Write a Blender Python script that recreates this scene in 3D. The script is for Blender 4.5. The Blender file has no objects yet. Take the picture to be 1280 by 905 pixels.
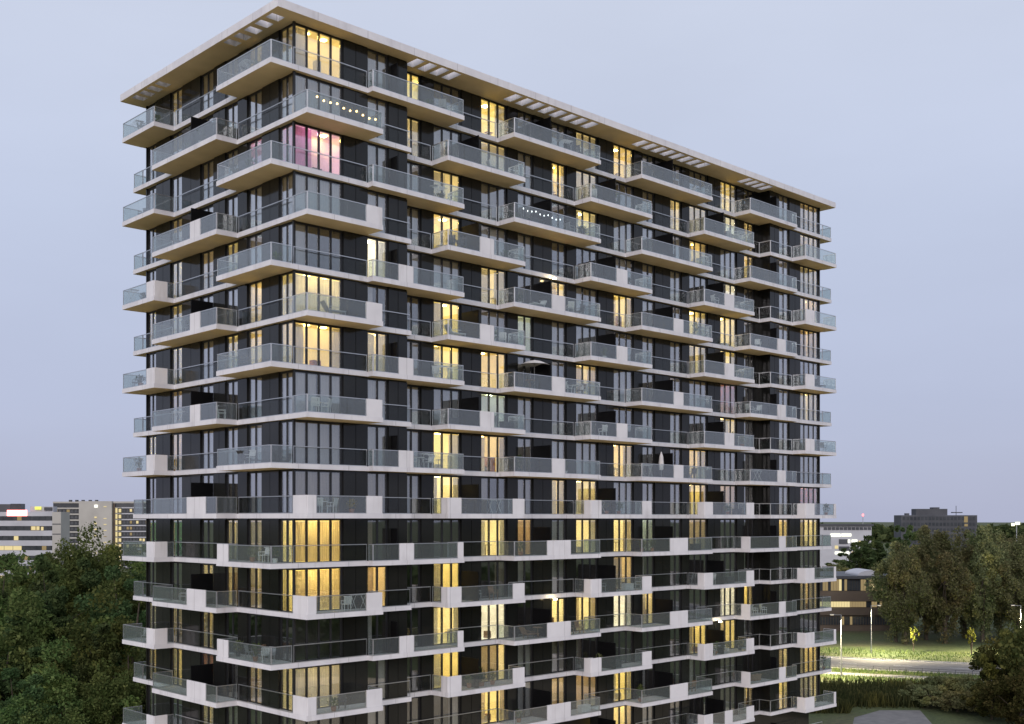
import bpy, math, random
import numpy as np
from mathutils import Vector, Matrix

sc = bpy.context.scene
C = sc.collection
R = math.radians

# ------------------------------------------------------------------ camera
F_PX, D0, CAM_H = 1410.0, 68.0, 25.0
_n = math.hypot(.7233, .6905)
RX, RY = .7233/_n, .6905/_n                   # tower's long side in camera (lateral, depth)
RIGHT = Vector((RX, -RY, 0)); FWD = Vector((RY, RX, 0))
C0 = (-273*D0/F_PX, D0)
CAM = -(RIGHT*C0[0] + FWD*C0[1]) + Vector((0, 0, CAM_H))
YAW = math.atan2(RIGHT.y, RIGHT.x)
cd = bpy.data.cameras.new('camera'); cam = bpy.data.objects.new('camera', cd); C.objects.link(cam)
cd.sensor_width = 36; cd.lens = F_PX/1280*36; cd.shift_y = 195.5/1280
cd.clip_start = .5; cd.clip_end = 9000
cam.location = CAM; cam.rotation_euler = (R(90), 0, YAW)
sc.camera = cam

# ------------------------------------------------------------------ sky, sun, exposure
SUN_AZ = math.atan2(-.80, -.60)               # direction towards the sunset glow (x, y) behind the camera
SUN_EL = R(9)
sdir = Vector((math.sin(SUN_AZ), math.cos(SUN_AZ), 0))
w = bpy.data.worlds.new('World'); sc.world = w; w.use_nodes = True
nt = w.node_tree; nt.nodes.clear()
sky = nt.nodes.new('ShaderNodeTexSky'); sky.sky_type = 'NISHITA'; sky.sun_disc = False
sky.sun_elevation = SUN_EL; sky.sun_rotation = SUN_AZ
sky.air_density = 1.0; sky.dust_density = 1.0; sky.ozone_density = 2.0; sky.altitude = 0
skb = nt.nodes.new('ShaderNodeBackground'); skb.inputs[1].default_value = .05
# thin even cloud veil of the evening: paler overhead, greyer towards the horizon, the same all round
tc = nt.nodes.new('ShaderNodeTexCoord'); sx = nt.nodes.new('ShaderNodeSeparateXYZ')
nt.links.new(tc.outputs['Generated'], sx.inputs[0])
cr = nt.nodes.new('ShaderNodeValToRGB'); el = cr.color_ramp.elements
SKY = [(0, (.47, .50, .67)), (.10, (.52, .57, .76)), (.25, (.59, .655, .84)), (.42, (.67, .73, .89)), (1, (.68, .74, .90))]
while len(el) < len(SKY): el.new(.5)
for q, (p, c) in zip(el, SKY): q.position = p; q.color = (*c, 1)
nt.links.new(sx.outputs['Z'], cr.inputs[0])
vb = nt.nodes.new('ShaderNodeBackground'); vb.inputs[1].default_value = 1.0
mp = nt.nodes.new('ShaderNodeMapping'); mp.inputs['Scale'].default_value = (1.6, 1.6, 5.0); nt.links.new(tc.outputs['Generated'], mp.inputs[0])
cn = nt.nodes.new('ShaderNodeTexNoise'); cn.inputs['Scale'].default_value = 1.4; cn.inputs['Detail'].default_value = 5; nt.links.new(mp.outputs[0], cn.inputs['Vector'])
cv = nt.nodes.new('ShaderNodeMapRange'); cv.inputs[1].default_value = .3; cv.inputs[2].default_value = .7; cv.inputs[3].default_value = .955; cv.inputs[4].default_value = 1.045
nt.links.new(cn.outputs['Fac'], cv.inputs[0])
cm = nt.nodes.new('ShaderNodeVectorMath'); cm.operation = 'SCALE'; nt.links.new(cr.outputs[0], cm.inputs[0]); nt.links.new(cv.outputs[0], cm.inputs['Scale'])
nt.links.new(cm.outputs[0], vb.inputs[0])
ms = nt.nodes.new('ShaderNodeMixShader'); ms.inputs[0].default_value = .9
wo = nt.nodes.new('ShaderNodeOutputWorld')
nt.links.new(sky.outputs[0], skb.inputs[0]); nt.links.new(skb.outputs[0], ms.inputs[1])
nt.links.new(vb.outputs[0], ms.inputs[2]); nt.links.new(ms.outputs[0], wo.inputs[0])
sl = bpy.data.lights.new('sun', 'SUN'); so = bpy.data.objects.new('sun', sl); C.objects.link(so)
sl.energy = 1.8; sl.angle = R(50); sl.color = (1.0, .90, .90)
sv = Vector((sdir.x*math.cos(R(25)), sdir.y*math.cos(R(25)), math.sin(R(25))))
so.rotation_euler = (-sv).to_track_quat('-Z', 'Y').to_euler()
so.location = (0, 0, 120)
vs = sc.view_settings
vs.view_transform = 'Standard'; vs.look = 'None'; vs.exposure = 0; vs.gamma = 1; vs.use_curve_mapping = False
sc.cycles.use_denoising = True
sc.cycles.max_bounces = 8; sc.cycles.transparent_max_bounces = 24
sc.cycles.diffuse_bounces = 3; sc.cycles.glossy_bounces = 3; sc.cycles.sample_clamp_indirect = 4
sc.cycles.caustics_reflective = False; sc.cycles.caustics_refractive = False

# ------------------------------------------------------------------ materials
MATS = {}
def nodes(name):
    m = bpy.data.materials.new(name); m.use_nodes = True
    t = m.node_tree; t.nodes.clear()
    o = t.nodes.new('ShaderNodeOutputMaterial'); MATS[name] = m
    return m, t, o
def noise_col(t, c1, c2, scale=1.0, detail=5, coord='Object', stretch=None, lo=.35, hi=.65):
    tc = t.nodes.new('ShaderNodeTexCoord'); n = t.nodes.new('ShaderNodeTexNoise')
    n.inputs['Scale'].default_value = scale; n.inputs['Detail'].default_value = detail
    src = tc.outputs[coord]
    if coord == 'World':
        src = None
    if stretch:
        mp = t.nodes.new('ShaderNodeMapping'); mp.inputs['Scale'].default_value = stretch
        t.links.new(src, mp.inputs[0]); src = mp.outputs[0]
    t.links.new(src, n.inputs['Vector'])
    r = t.nodes.new('ShaderNodeValToRGB')
    r.color_ramp.elements[0].position = lo; r.color_ramp.elements[0].color = (*c1, 1)
    r.color_ramp.elements[1].position = hi; r.color_ramp.elements[1].color = (*c2, 1)
    t.links.new(n.outputs['Fac'], r.inputs[0])
    return r.outputs[0], n
def geo_noise(t, scale, detail=4):
    g = t.nodes.new('ShaderNodeNewGeometry'); n = t.nodes.new('ShaderNodeTexNoise')
    n.inputs['Scale'].default_value = scale; n.inputs['Detail'].default_value = detail
    t.links.new(g.outputs['Position'], n.inputs['Vector'])
    return n.outputs['Fac']
def ramp(t, fac, stops):
    r = t.nodes.new('ShaderNodeValToRGB'); e = r.color_ramp.elements
    while len(e) < len(stops): e.new(.5)
    for el, (p, c) in zip(e, stops): el.position = p; el.color = (*c, 1)
    t.links.new(fac, r.inputs[0]); return r.outputs[0]
def pbr(name, c1, c2=None, rough=.6, scale=.6, metal=0, spec=.5, bump=0, bscale=20):
    m, t, o = nodes(name)
    p = t.nodes.new('ShaderNodeBsdfPrincipled')
    p.inputs['Roughness'].default_value = rough; p.inputs['Metallic'].default_value = metal
    p.inputs['Specular IOR Level'].default_value = spec
    if c2:
        f = geo_noise(t, scale); t.links.new(ramp(t, f, [(.3, c1), (.7, c2)]), p.inputs['Base Color'])
    else: p.inputs['Base Color'].default_value = (*c1, 1)
    if bump:
        b = t.nodes.new('ShaderNodeBump'); b.inputs['Strength'].default_value = bump
        t.links.new(geo_noise(t, bscale), b.inputs['Height']); t.links.new(b.outputs[0], p.inputs['Normal'])
    t.links.new(p.outputs[0], o.inputs[0]); return m
def emit(name, col, s):
    m, t, o = nodes(name)
    e = t.nodes.new('ShaderNodeEmission'); e.inputs[0].default_value = (*col, 1); e.inputs[1].default_value = s
    t.links.new(e.outputs[0], o.inputs[0]); return m
def glass(name, tint, refl=1.0, milky=0.0, milk=(.8, .85, .88), wav=0.0):
    """thin glazing: clear body, Fresnel reflection, optionally a little milkiness"""
    m, t, o = nodes(name)
    tr = t.nodes.new('ShaderNodeBsdfTransparent'); tr.inputs[0].default_value = (*tint, 1)
    body = tr.outputs[0]
    if milky:
        d = t.nodes.new('ShaderNodeBsdfDiffuse'); d.inputs[0].default_value = (*milk, 1)
        tl = t.nodes.new('ShaderNodeBsdfTranslucent'); tl.inputs[0].default_value = (*milk, 1)
        a = t.nodes.new('ShaderNodeMixShader'); a.inputs[0].default_value = .35
        t.links.new(d.outputs[0], a.inputs[1]); t.links.new(tl.outputs[0], a.inputs[2])
        mm = t.nodes.new('ShaderNodeMixShader'); mm.inputs[0].default_value = milky
        t.links.new(body, mm.inputs[1]); t.links.new(a.outputs[0], mm.inputs[2]); body = mm.outputs[0]
    g = t.nodes.new('ShaderNodeBsdfGlossy'); g.inputs['Roughness'].default_value = .02
    if wav:
        b = t.nodes.new('ShaderNodeBump'); b.inputs['Strength'].default_value = wav; b.inputs['Distance'].default_value = .05
        t.links.new(geo_noise(t, .5, 1), b.inputs['Height']); t.links.new(b.outputs[0], g.inputs['Normal'])
    fr = t.nodes.new('ShaderNodeLayerWeight'); fr.inputs[0].default_value = .5
    fn = t.nodes.new('ShaderNodeFresnel'); fn.inputs[0].default_value = 1.52
    mu = t.nodes.new('ShaderNodeMath'); mu.operation = 'MULTIPLY'; mu.inputs[1].default_value = refl; mu.use_clamp = True
    # a pane has two faces close together: use the geometry's front-face Fresnel for both
    fr2 = t.nodes.new('ShaderNodeMath'); fr2.operation = 'POWER'; fr2.inputs[1].default_value = 3.0
    t.links.new(fr.outputs['Facing'], fr2.inputs[0])
    ad = t.nodes.new('ShaderNodeMath'); ad.operation = 'MULTIPLY_ADD'; ad.inputs[1].default_value = .6; ad.inputs[2].default_value = .045
    t.links.new(fr2.outputs[0], ad.inputs[0]); t.links.new(ad.outputs[0], mu.inputs[0])
    mx = t.nodes.new('ShaderNodeMixShader'); t.links.new(mu.outputs[0], mx.inputs[0])
    t.links.new(body, mx.inputs[1]); t.links.new(g.outputs[0], mx.inputs[2]); t.links.new(mx.outputs[0], o.inputs[0])
    return m
def cloth(name, c1, c2, trans=.55):
    m, t, o = nodes(name)
    col, _ = noise_col(t, c1, c2, 1.5, 3, stretch=(6, 6, .3))
    d = t.nodes.new('ShaderNodeBsdfDiffuse'); tl = t.nodes.new('ShaderNodeBsdfTranslucent')
    t.links.new(col, d.inputs[0]); t.links.new(col, tl.inputs[0])
    mx = t.nodes.new('ShaderNodeMixShader'); mx.inputs[0].default_value = trans
    t.links.new(d.outputs[0], mx.inputs[1]); t.links.new(tl.outputs[0], mx.inputs[2]); t.links.new(mx.outputs[0], o.inputs[0])
    return m
def leafmat(name, c1, c2, c3=None):
    m, t, o = nodes(name)
    g = t.nodes.new('ShaderNodeNewGeometry')
    oi = t.nodes.new('ShaderNodeObjectInfo')
    stops = [(0, c1), (.6, c2), (1, c3 or c2)]
    col = ramp(t, g.outputs['Random Per Island'], stops)
    hsv = t.nodes.new('ShaderNodeHueSaturation')
    ma = t.nodes.new('ShaderNodeMath'); ma.operation = 'MULTIPLY_ADD'; ma.inputs[1].default_value = .5; ma.inputs[2].default_value = .75
    t.links.new(oi.outputs['Random'], ma.inputs[0]); t.links.new(ma.outputs[0], hsv.inputs['Value'])
    mh = t.nodes.new('ShaderNodeMath'); mh.operation = 'MULTIPLY_ADD'; mh.inputs[1].default_value = .05; mh.inputs[2].default_value = .475
    t.links.new(oi.outputs['Random'], mh.inputs[0]); t.links.new(mh.outputs[0], hsv.inputs['Hue'])
    cl = ramp(t, geo_noise(t, .22, 3), [(.30, (.62, .70, .62)), (.52, (1.0, 1.0, 1.0)), (.72, (1.45, 1.25, .95))])
    mm = t.nodes.new('ShaderNodeMix'); mm.data_type = 'RGBA'; mm.blend_type = 'MULTIPLY'; mm.inputs[0].default_value = 1
    t.links.new(col, mm.inputs[6]); t.links.new(cl, mm.inputs[7]); t.links.new(mm.outputs[2], hsv.inputs['Color'])
    d = t.nodes.new('ShaderNodeBsdfDiffuse'); tl = t.nodes.new('ShaderNodeBsdfTranslucent')
    t.links.new(hsv.outputs[0], d.inputs[0]); t.links.new(hsv.outputs[0], tl.inputs[0])
    mx = t.nodes.new('ShaderNodeMixShader'); mx.inputs[0].default_value = .3
    t.links.new(d.outputs[0], mx.inputs[1]); t.links.new(tl.outputs[0], mx.inputs[2]); t.links.new(mx.outputs[0], o.inputs[0])
    return m

def concrete_mat(name, a, b_):
    m, t, o = nodes(name)
    p = t.nodes.new('ShaderNodeBsdfPrincipled'); p.inputs['Roughness'].default_value = .65
    g = t.nodes.new('ShaderNodeNewGeometry')
    base = ramp(t, geo_noise(t, .8), [(.3, a), (.7, b_)])
    mp = t.nodes.new('ShaderNodeMapping'); mp.inputs['Scale'].default_value = (2.2, 2.2, .35); t.links.new(g.outputs['Position'], mp.inputs[0])
    n = t.nodes.new('ShaderNodeTexNoise'); n.inputs['Scale'].default_value = 1.0; n.inputs['Detail'].default_value = 6; t.links.new(mp.outputs[0], n.inputs['Vector'])
    st = ramp(t, n.outputs['Fac'], [(.25, (.86, .85, .84)), (.45, (1, 1, 1))])
    sp = t.nodes.new('ShaderNodeSeparateXYZ'); t.links.new(g.outputs['Position'], sp.inputs[0])
    ad = t.nodes.new('ShaderNodeMath'); ad.operation = 'ADD'; t.links.new(sp.outputs[0], ad.inputs[0]); t.links.new(sp.outputs[1], ad.inputs[1])
    dv = t.nodes.new('ShaderNodeMath'); dv.operation = 'PINGPONG'; dv.inputs[1].default_value = 1.85; t.links.new(ad.outputs[0], dv.inputs[0])
    gt = t.nodes.new('ShaderNodeMath'); gt.operation = 'LESS_THAN'; gt.inputs[1].default_value = .012; t.links.new(dv.outputs[0], gt.inputs[0])
    jt = ramp(t, gt.outputs[0], [(.4, (1, 1, 1)), (.6, (.45, .44, .43))])
    c = base
    for q in (st, jt):
        mx = t.nodes.new('ShaderNodeMix'); mx.data_type = 'RGBA'; mx.blend_type = 'MULTIPLY'; mx.inputs[0].default_value = 1
        t.links.new(c, mx.inputs[6]); t.links.new(q, mx.inputs[7]); c = mx.outputs[2]
    t.links.new(c, p.inputs['Base Color']); t.links.new(p.outputs[0], o.inputs[0])
concrete_mat('concrete', (.63, .62, .64), (.75, .74, .75))
pbr('soffit', (.66, .52, .29), (.80, .64, .38), .7, .55)
pbr('deck', (.50, .49, .47), (.60, .58, .56), .8, 1.2)
pbr('roof_concrete', (.50, .49, .48), (.62, .60, .58), .7, .5)
concrete_mat('white_panel', (.67, .66, .67), (.76, .75, .76))
pbr('cladding', (.012, .0125, .0115), (.020, .020, .018), .10, .25, spec=.33)
pbr('frame', (.012, .012, .013), None, .4)
pbr('core', (.03, .03, .03), None, .9)
pbr('rail', (.55, .56, .57), None, .28, metal=.8)
pbr('screen', (.003, .003, .0035), None, .5, spec=.15)
glass('pane', (.95, .96, .95), 4.3, wav=.04)
glass('balustrade', (.84, .89, .885), 1.4, milky=.07)
glass('clear_rail', (.96, .97, .97), .2)
cloth('curtain', (.80, .79, .78), (.90, .89, .87), .35)
cloth('curtain_beige', (.66, .57, .46), (.78, .69, .57), .5)
cloth('curtain_pink', (.62, .30, .52), (.75, .40, .62), .55)
cloth('curtain_green', (.06, .32, .20), (.10, .42, .28), .55)
cloth('curtain_red', (.50, .20, .15), (.62, .30, .22), .55)
pbr('room_dark', (.09, .085, .08), (.13, .12, .11), .9, 1.0)  # walls of unlit rooms, their darkness put into the colour
pbr('room_white', (.72, .68, .60), (.80, .76, .68), .9, 1.0)
pbr('room_tan', (.50, .40, .27), (.60, .49, .34), .9, 1.0)
pbr('room_light', (.62, .55, .42), (.74, .66, .52), .9, 1.0)
def glow_room(name, col, e):
    m, t, o = nodes(name)                          # room walls glow by themselves, lamplight put into the material
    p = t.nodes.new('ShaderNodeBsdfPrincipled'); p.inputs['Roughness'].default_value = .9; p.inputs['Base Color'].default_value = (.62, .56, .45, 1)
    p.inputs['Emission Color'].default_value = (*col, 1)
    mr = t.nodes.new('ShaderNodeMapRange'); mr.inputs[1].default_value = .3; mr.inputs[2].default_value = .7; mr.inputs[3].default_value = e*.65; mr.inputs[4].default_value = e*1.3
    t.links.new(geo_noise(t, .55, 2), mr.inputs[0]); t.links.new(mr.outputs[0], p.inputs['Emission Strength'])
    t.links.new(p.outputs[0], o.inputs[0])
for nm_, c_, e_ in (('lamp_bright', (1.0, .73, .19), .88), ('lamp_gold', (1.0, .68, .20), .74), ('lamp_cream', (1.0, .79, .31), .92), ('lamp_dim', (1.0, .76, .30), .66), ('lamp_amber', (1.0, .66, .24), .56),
                    ('lamp_strong', (1.0, .74, .20), 1.3), ('lamp_white', (1.0, .92, .66), .95), ('lamp_pink', (1.0, .48, .74), .60), ('lamp_green', (.85, 1.0, .66), .42), ('lamp_red', (1.0, .45, .30), .25)): glow_room('room_'+nm_, c_, e_)
pbr('furniture_dark', (.04, .03, .025), (.12, .08, .05), .7, 2.0)
WARM = (1.0, .74, .23)
emit('lamp_bright', WARM, 45); emit('lamp_strong', WARM, 90); emit('lamp_gold', (1.0, .70, .20), 38); emit('lamp_cream', (1.0, .80, .36), 45); emit('lamp_dim', (1.0, .74, .30), 28); emit('lamp_amber', (1.0, .68, .25), 24); emit('lamp_white', (1.0, .90, .66), 60)
emit('lamp_pink', (1.0, .45, .74), 40); emit('lamp_green', (.85, 1.0, .62), 35); emit('lamp_red', (1.0, .42, .22), 20)
emit('bulb', (1.0, .62, .22), 9); emit('fairy', (.95, .95, 1.0), 7); emit('wall_light', (1.0, .78, .40), 60)
emit('neon_red', (1.0, .30, .28), 5); emit('sign_white', (1.0, .85, .80), 3.5); emit('beacon', (1.0, .12, .12), 6); emit('sign_yellow', (.9, .9, .2), 1.2)
emit('office_warm', (1.0, .82, .42), .85); emit('office_dim', (1.0, .75, .38), .32); emit('office_white', (1.0, 1.0, .86), 1.6)
emit('street_lens', (1.0, .85, .60), 4); emit('billboard', (.95, .95, .55), 2.5)
pbr('far_white', (.42, .42, .44), (.50, .50, .52), .7, .2)
pbr('far_beige', (.40, .38, .34), (.47, .45, .40), .8, .15)
pbr('far_dark', (.045, .048, .055), (.075, .078, .085), .6, .2)
pbr('far_brown', (.08, .06, .045), (.13, .10, .07), .8, .15)
pbr('far_glass', (.03, .035, .04), (.06, .065, .07), .12, .3)
pbr('asphalt', (.13, .125, .12), (.19, .18, .17), .85, .8)
pbr('path', (.16, .15, .14), (.22, .21, .20), .85, .5)
pbr('bounce_paving', (.46, .37, .23), (.55, .46, .31), .85, .3)  # pale ground colour, chosen to bounce warm light up to the soffits
pbr('kerb', (.30, .29, .28), (.38, .37, .35), .8, .5)
pbr('paint', (.65, .65, .62), (.78, .78, .75), .6, 2)
pbr('galvanised', (.34, .35, .35), (.42, .42, .42), .45, 2, metal=.5)
pbr('bark', (.045, .035, .025), (.09, .07, .05), .95, 3, bump=.4)
pbr('terracotta', (.25, .10, .05), (.35, .15, .08), .8, 5)
pbr('white_plastic', (.66, .66, .66), (.74, .74, .73), .4, 5)
pbr('dark_plastic', (.03, .03, .035), (.06, .06, .065), .5, 5)
pbr('wood', (.18, .10, .05), (.28, .17, .09), .6, 5)
pbr('canvas', (.60, .58, .56), (.70, .68, .66), .8, 3)
pbr('red_cloth', (.40, .06, .05), (.52, .10, .08), .8, 3)
leafmat('leaf_dark', (.042, .066, .028), (.078, .116, .047), (.118, .158, .066))
leafmat('leaf_mid', (.066, .098, .032), (.115, .152, .050), (.165, .195, .070))
leafmat('leaf_autumn', (.108, .120, .056), (.16, .17, .080), (.22, .21, .105))
leafmat('leaf_yellow', (.16, .16, .03), (.26, .26, .05), (.36, .34, .08))
leafmat('leaf_reed', (.045, .052, .018), (.085, .086, .030), (.14, .125, .045))
leafmat('leaf_rush', (.026, .030, .013), (.050, .052, .022), (.085, .078, .034))
def grass_mat():
    m, t, o = nodes('grass')
    p = t.nodes.new('ShaderNodeBsdfPrincipled'); p.inputs['Roughness'].default_value = .95
    a = geo_noise(t, .06, 6); b = geo_noise(t, 1.5, 6)
    c1 = ramp(t, a, [(.35, (.040, .060, .016)), (.5, (.065, .085, .024)), (.66, (.085, .080, .035))])
    mx = t.nodes.new('ShaderNodeMix'); mx.data_type = 'RGBA'; mx.blend_type = 'MULTIPLY'; mx.inputs[0].default_value = .7
    t.links.new(c1, mx.inputs[6]); t.links.new(ramp(t, b, [(.3, (.5, .5, .5)), (.7, (1.3, 1.3, 1.2))]), mx.inputs[7])
    t.links.new(mx.outputs[2], p.inputs['Base Color'])
    bp = t.nodes.new('ShaderNodeBump'); bp.inputs['Strength'].default_value = .6; bp.inputs['Distance'].default_value = .2
    t.links.new(geo_noise(t, 4, 6), bp.inputs['Height']); t.links.new(bp.outputs[0], p.inputs['Normal'])
    t.links.new(p.outputs[0], o.inputs[0])
grass_mat()
M = MATS

# ------------------------------------------------------------------ mesh helpers
CACHE = {}
WL = {}                                        # world location of unrotated parents
def mesh_from(verts, faces, mats, fm=None, smooth=False, name='m'):
    me = bpy.data.meshes.new(name); me.from_pydata(verts, [], faces)
    for k in mats: me.materials.append(M[k])
    if fm: me.polygons.foreach_set('material_index', fm)
    if smooth: me.polygons.foreach_set('use_smooth', [True]*len(faces))
    me.update(); return me
BF = [(0, 3, 2, 1), (4, 5, 6, 7), (0, 1, 5, 4), (1, 2, 6, 5), (2, 3, 7, 6), (3, 0, 4, 7)]
def boxv(b):
    x0, x1, y0, y1, z0, z1 = b
    return [(x0, y0, z0), (x1, y0, z0), (x1, y1, z0), (x0, y1, z0), (x0, y0, z1), (x1, y0, z1), (x1, y1, z1), (x0, y1, z1)]
def link(name, me, loc, parent=None, local=False):
    o = bpy.data.objects.new(name, me); C.objects.link(o)
    loc = Vector(loc)
    if parent is not None:
        o.parent = parent
        if not local:
            WL[o.name] = loc.copy(); loc = loc - WL.get(parent.name, Vector((0, 0, 0)))
    else: WL[o.name] = loc.copy()
    o.location = loc
    return o
def boxes(name, bl, mat, parent=None, bottom=None, top=None, local=False):
    """one mesh object out of axis-aligned boxes; identical shapes share mesh data"""
    bl = [tuple(min(b[i], b[i+1]) if i % 2 == 0 else max(b[i-1], b[i]) for i in range(6)) for b in bl]
    ox, oy, oz = bl[0][0], bl[0][2], bl[0][4]
    rel = tuple(tuple(round(v-(ox, oy, oz)[i//2], 4) for i, v in enumerate(b)) for b in bl)
    key = (rel, mat, bottom, top)
    me = CACHE.get(key)
    if me is None:
        mats = [mat]; bi = ti = 0
        if bottom: bi = len(mats); mats.append(bottom)
        if top: ti = len(mats); mats.append(top)
        V, Fc, fm = [], [], []
        for b in rel:
            n = len(V); V += boxv(b); Fc += [tuple(i+n for i in q) for q in BF]; fm += [bi, ti, 0, 0, 0, 0]
        me = CACHE[key] = mesh_from(V, Fc, mats, fm, name=name)
    return link(name, me, (ox, oy, oz), parent, local)
def prism(name, poly, z0, z1, mat, parent=None, bottom=None, top=None):
    """vertical extrusion of a counter-clockwise polygon"""
    ox, oy = poly[0]
    rel = tuple((round(x-ox, 4), round(y-oy, 4)) for x, y in poly); h = round(z1-z0, 4)
    key = ('prism', rel, h, mat, bottom, top); me = CACHE.get(key)
    if me is None:
        n = len(rel); mats = [mat]; bi = ti = 0
        if bottom: bi = len(mats); mats.append(bottom)
        if top: ti = len(mats); mats.append(top)
        V = [(x, y, 0) for x, y in rel]+[(x, y, h) for x, y in rel]
        Fc = [tuple(range(n-1, -1, -1)), tuple(range(n, 2*n))]+[(i, (i+1) % n, n+(i+1) % n, n+i) for i in range(n)]
        me = CACHE[key] = mesh_from(V, Fc, mats, [bi, ti]+[0]*n, name=name)
    return link(name, me, (ox, oy, z0), parent)
def empty(name, loc, rz=0):
    o = bpy.data.objects.new(name, None); C.objects.link(o); o.location = loc; o.rotation_euler = (0, 0, rz)
    o.empty_display_size = .5; WL[o.name] = Vector(loc); return o
def tag(o, label, cat, group=None, kind=None):
    o['label'] = label; o['category'] = cat
    if group: o['group'] = group
    if kind: o['kind'] = kind
    return o
def struct(o, kind='structure'): o['kind'] = kind; return o
def W(lat, dep, z=0): v = CAM + RIGHT*lat + FWD*dep; return Vector((v.x, v.y, z))
def at(px, dep, z=0): return W((px-640)*dep/F_PX, dep, z)
def ground(px, py): return at(px, F_PX*CAM_H/(py-648))
def topz(py, dep): return CAM_H - (py-648)*dep/F_PX

# ------------------------------------------------------------------ the setting: ground, road, paths
RO = (62.0, 185.0); RD = (.923, -.385); RN = (.385, .923)
def rp(s, n): return W(RO[0]+RD[0]*s+RN[0]*n, RO[1]+RD[1]*s+RN[1]*n)
def strip(name, s0, s1, n0, n1, z0, z1, mat):
    P = [rp(s0, n0), rp(s1, n0), rp(s1, n1), rp(s0, n1)]
    o = prism(name, [(p.x, p.y) for p in P], z0, z1, mat); return o
gv = [(-7000, -7000, 0), (7000, -7000, 0), (7000, 7000, 0), (-7000, 7000, 0)]
struct(link('ground', mesh_from(gv, [(0, 1, 2, 3)], ['grass']), (0, 0, 0)))
struct(strip('road', -320, 240, 0, 15, -.3, .012, 'asphalt'))
struct(strip('cycle_path', -320, 240, -8.2, -5.0, -.3, .016, 'path'))
for nm, n0, n1 in (('kerb', -.35, -.003), ('kerb', 15.003, 15.35)):
    struct(strip(nm, -320, 240, n0, n1, -.3, .13, 'kerb'))
for i in range(-14, 24):                        # lane dashes, a continuous edge line on either side
    struct(strip('lane_marking', i*9, i*9+3, 7.4, 7.56, .013, .018, 'paint'))
for n0 in (.5, 14.35): struct(strip('edge_line', -320, 240, n0, n0+.15, .013, .018, 'paint'))
yard = [ground(*p) for p in ((1068, 897), (1100, 888), (1150, 888), (1165, 905), (1100, 960), (1060, 930))]
o = prism('footpath', [(p.x, p.y) for p in reversed(yard)], -.3, .02, 'asphalt')
struct(o)
if sum((yard[i].x*yard[(i+1) % 6].y-yard[(i+1) % 6].x*yard[i].y) for i in range(6)) > 0:
    bpy.data.objects.remove(o); struct(prism('footpath', [(p.x, p.y) for p in yard], -.3, .02, 'asphalt'))
pz = [W(*q) for q in ((-95, -70), (95, -70), (95, 80), (58, 118), (-10, 92), (-34, 84), (-95, 78))]
struct(prism('bounce_plaza', [(p.x, p.y) for p in pz], -.3, .014, 'bounce_paving'))  # unseen pale ground, added to brighten the soffits from below

# ------------------------------------------------------------------ the tower
LX, LY, YB = 59.34, 19.52, 1.2                 # long side, short side, recess of the middle bays
XA, XC = 8.70, 50.80                            # recess runs from XA to XC
E_, TH, FH = .20, .30, 3.0                      # ledge overhang, slab thickness, storey height
def zf(k): return 25 + FH*(10-k)                # underside of slab k (1 = top storey's floor)
NS, NF = 16, 18
tower = empty('apartment_tower', (0, 0, 0))
tag(tower, 'tall dark glass apartment tower with white staggered balconies and a flat overhanging roof', 'building')
core_z0 = 0
boxes('core_wall', [(2.6, LX-2.6, YB+2.4, LY-2.6, 0, 54.9)], 'core', tower)
e = E_
LEDGE = [(-e, -e), (XA+e, -e), (XA+e, YB-e), (XC-e, YB-e), (XC-e, -e), (LX+e, -e), (LX+e, LY+e), (-e, LY+e)]
for k in range(1, NF+1):
    prism('floor_slab', LEDGE, zf(k), zf(k)+TH, 'concrete', tower, bottom='soffit', top='deck')
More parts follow.
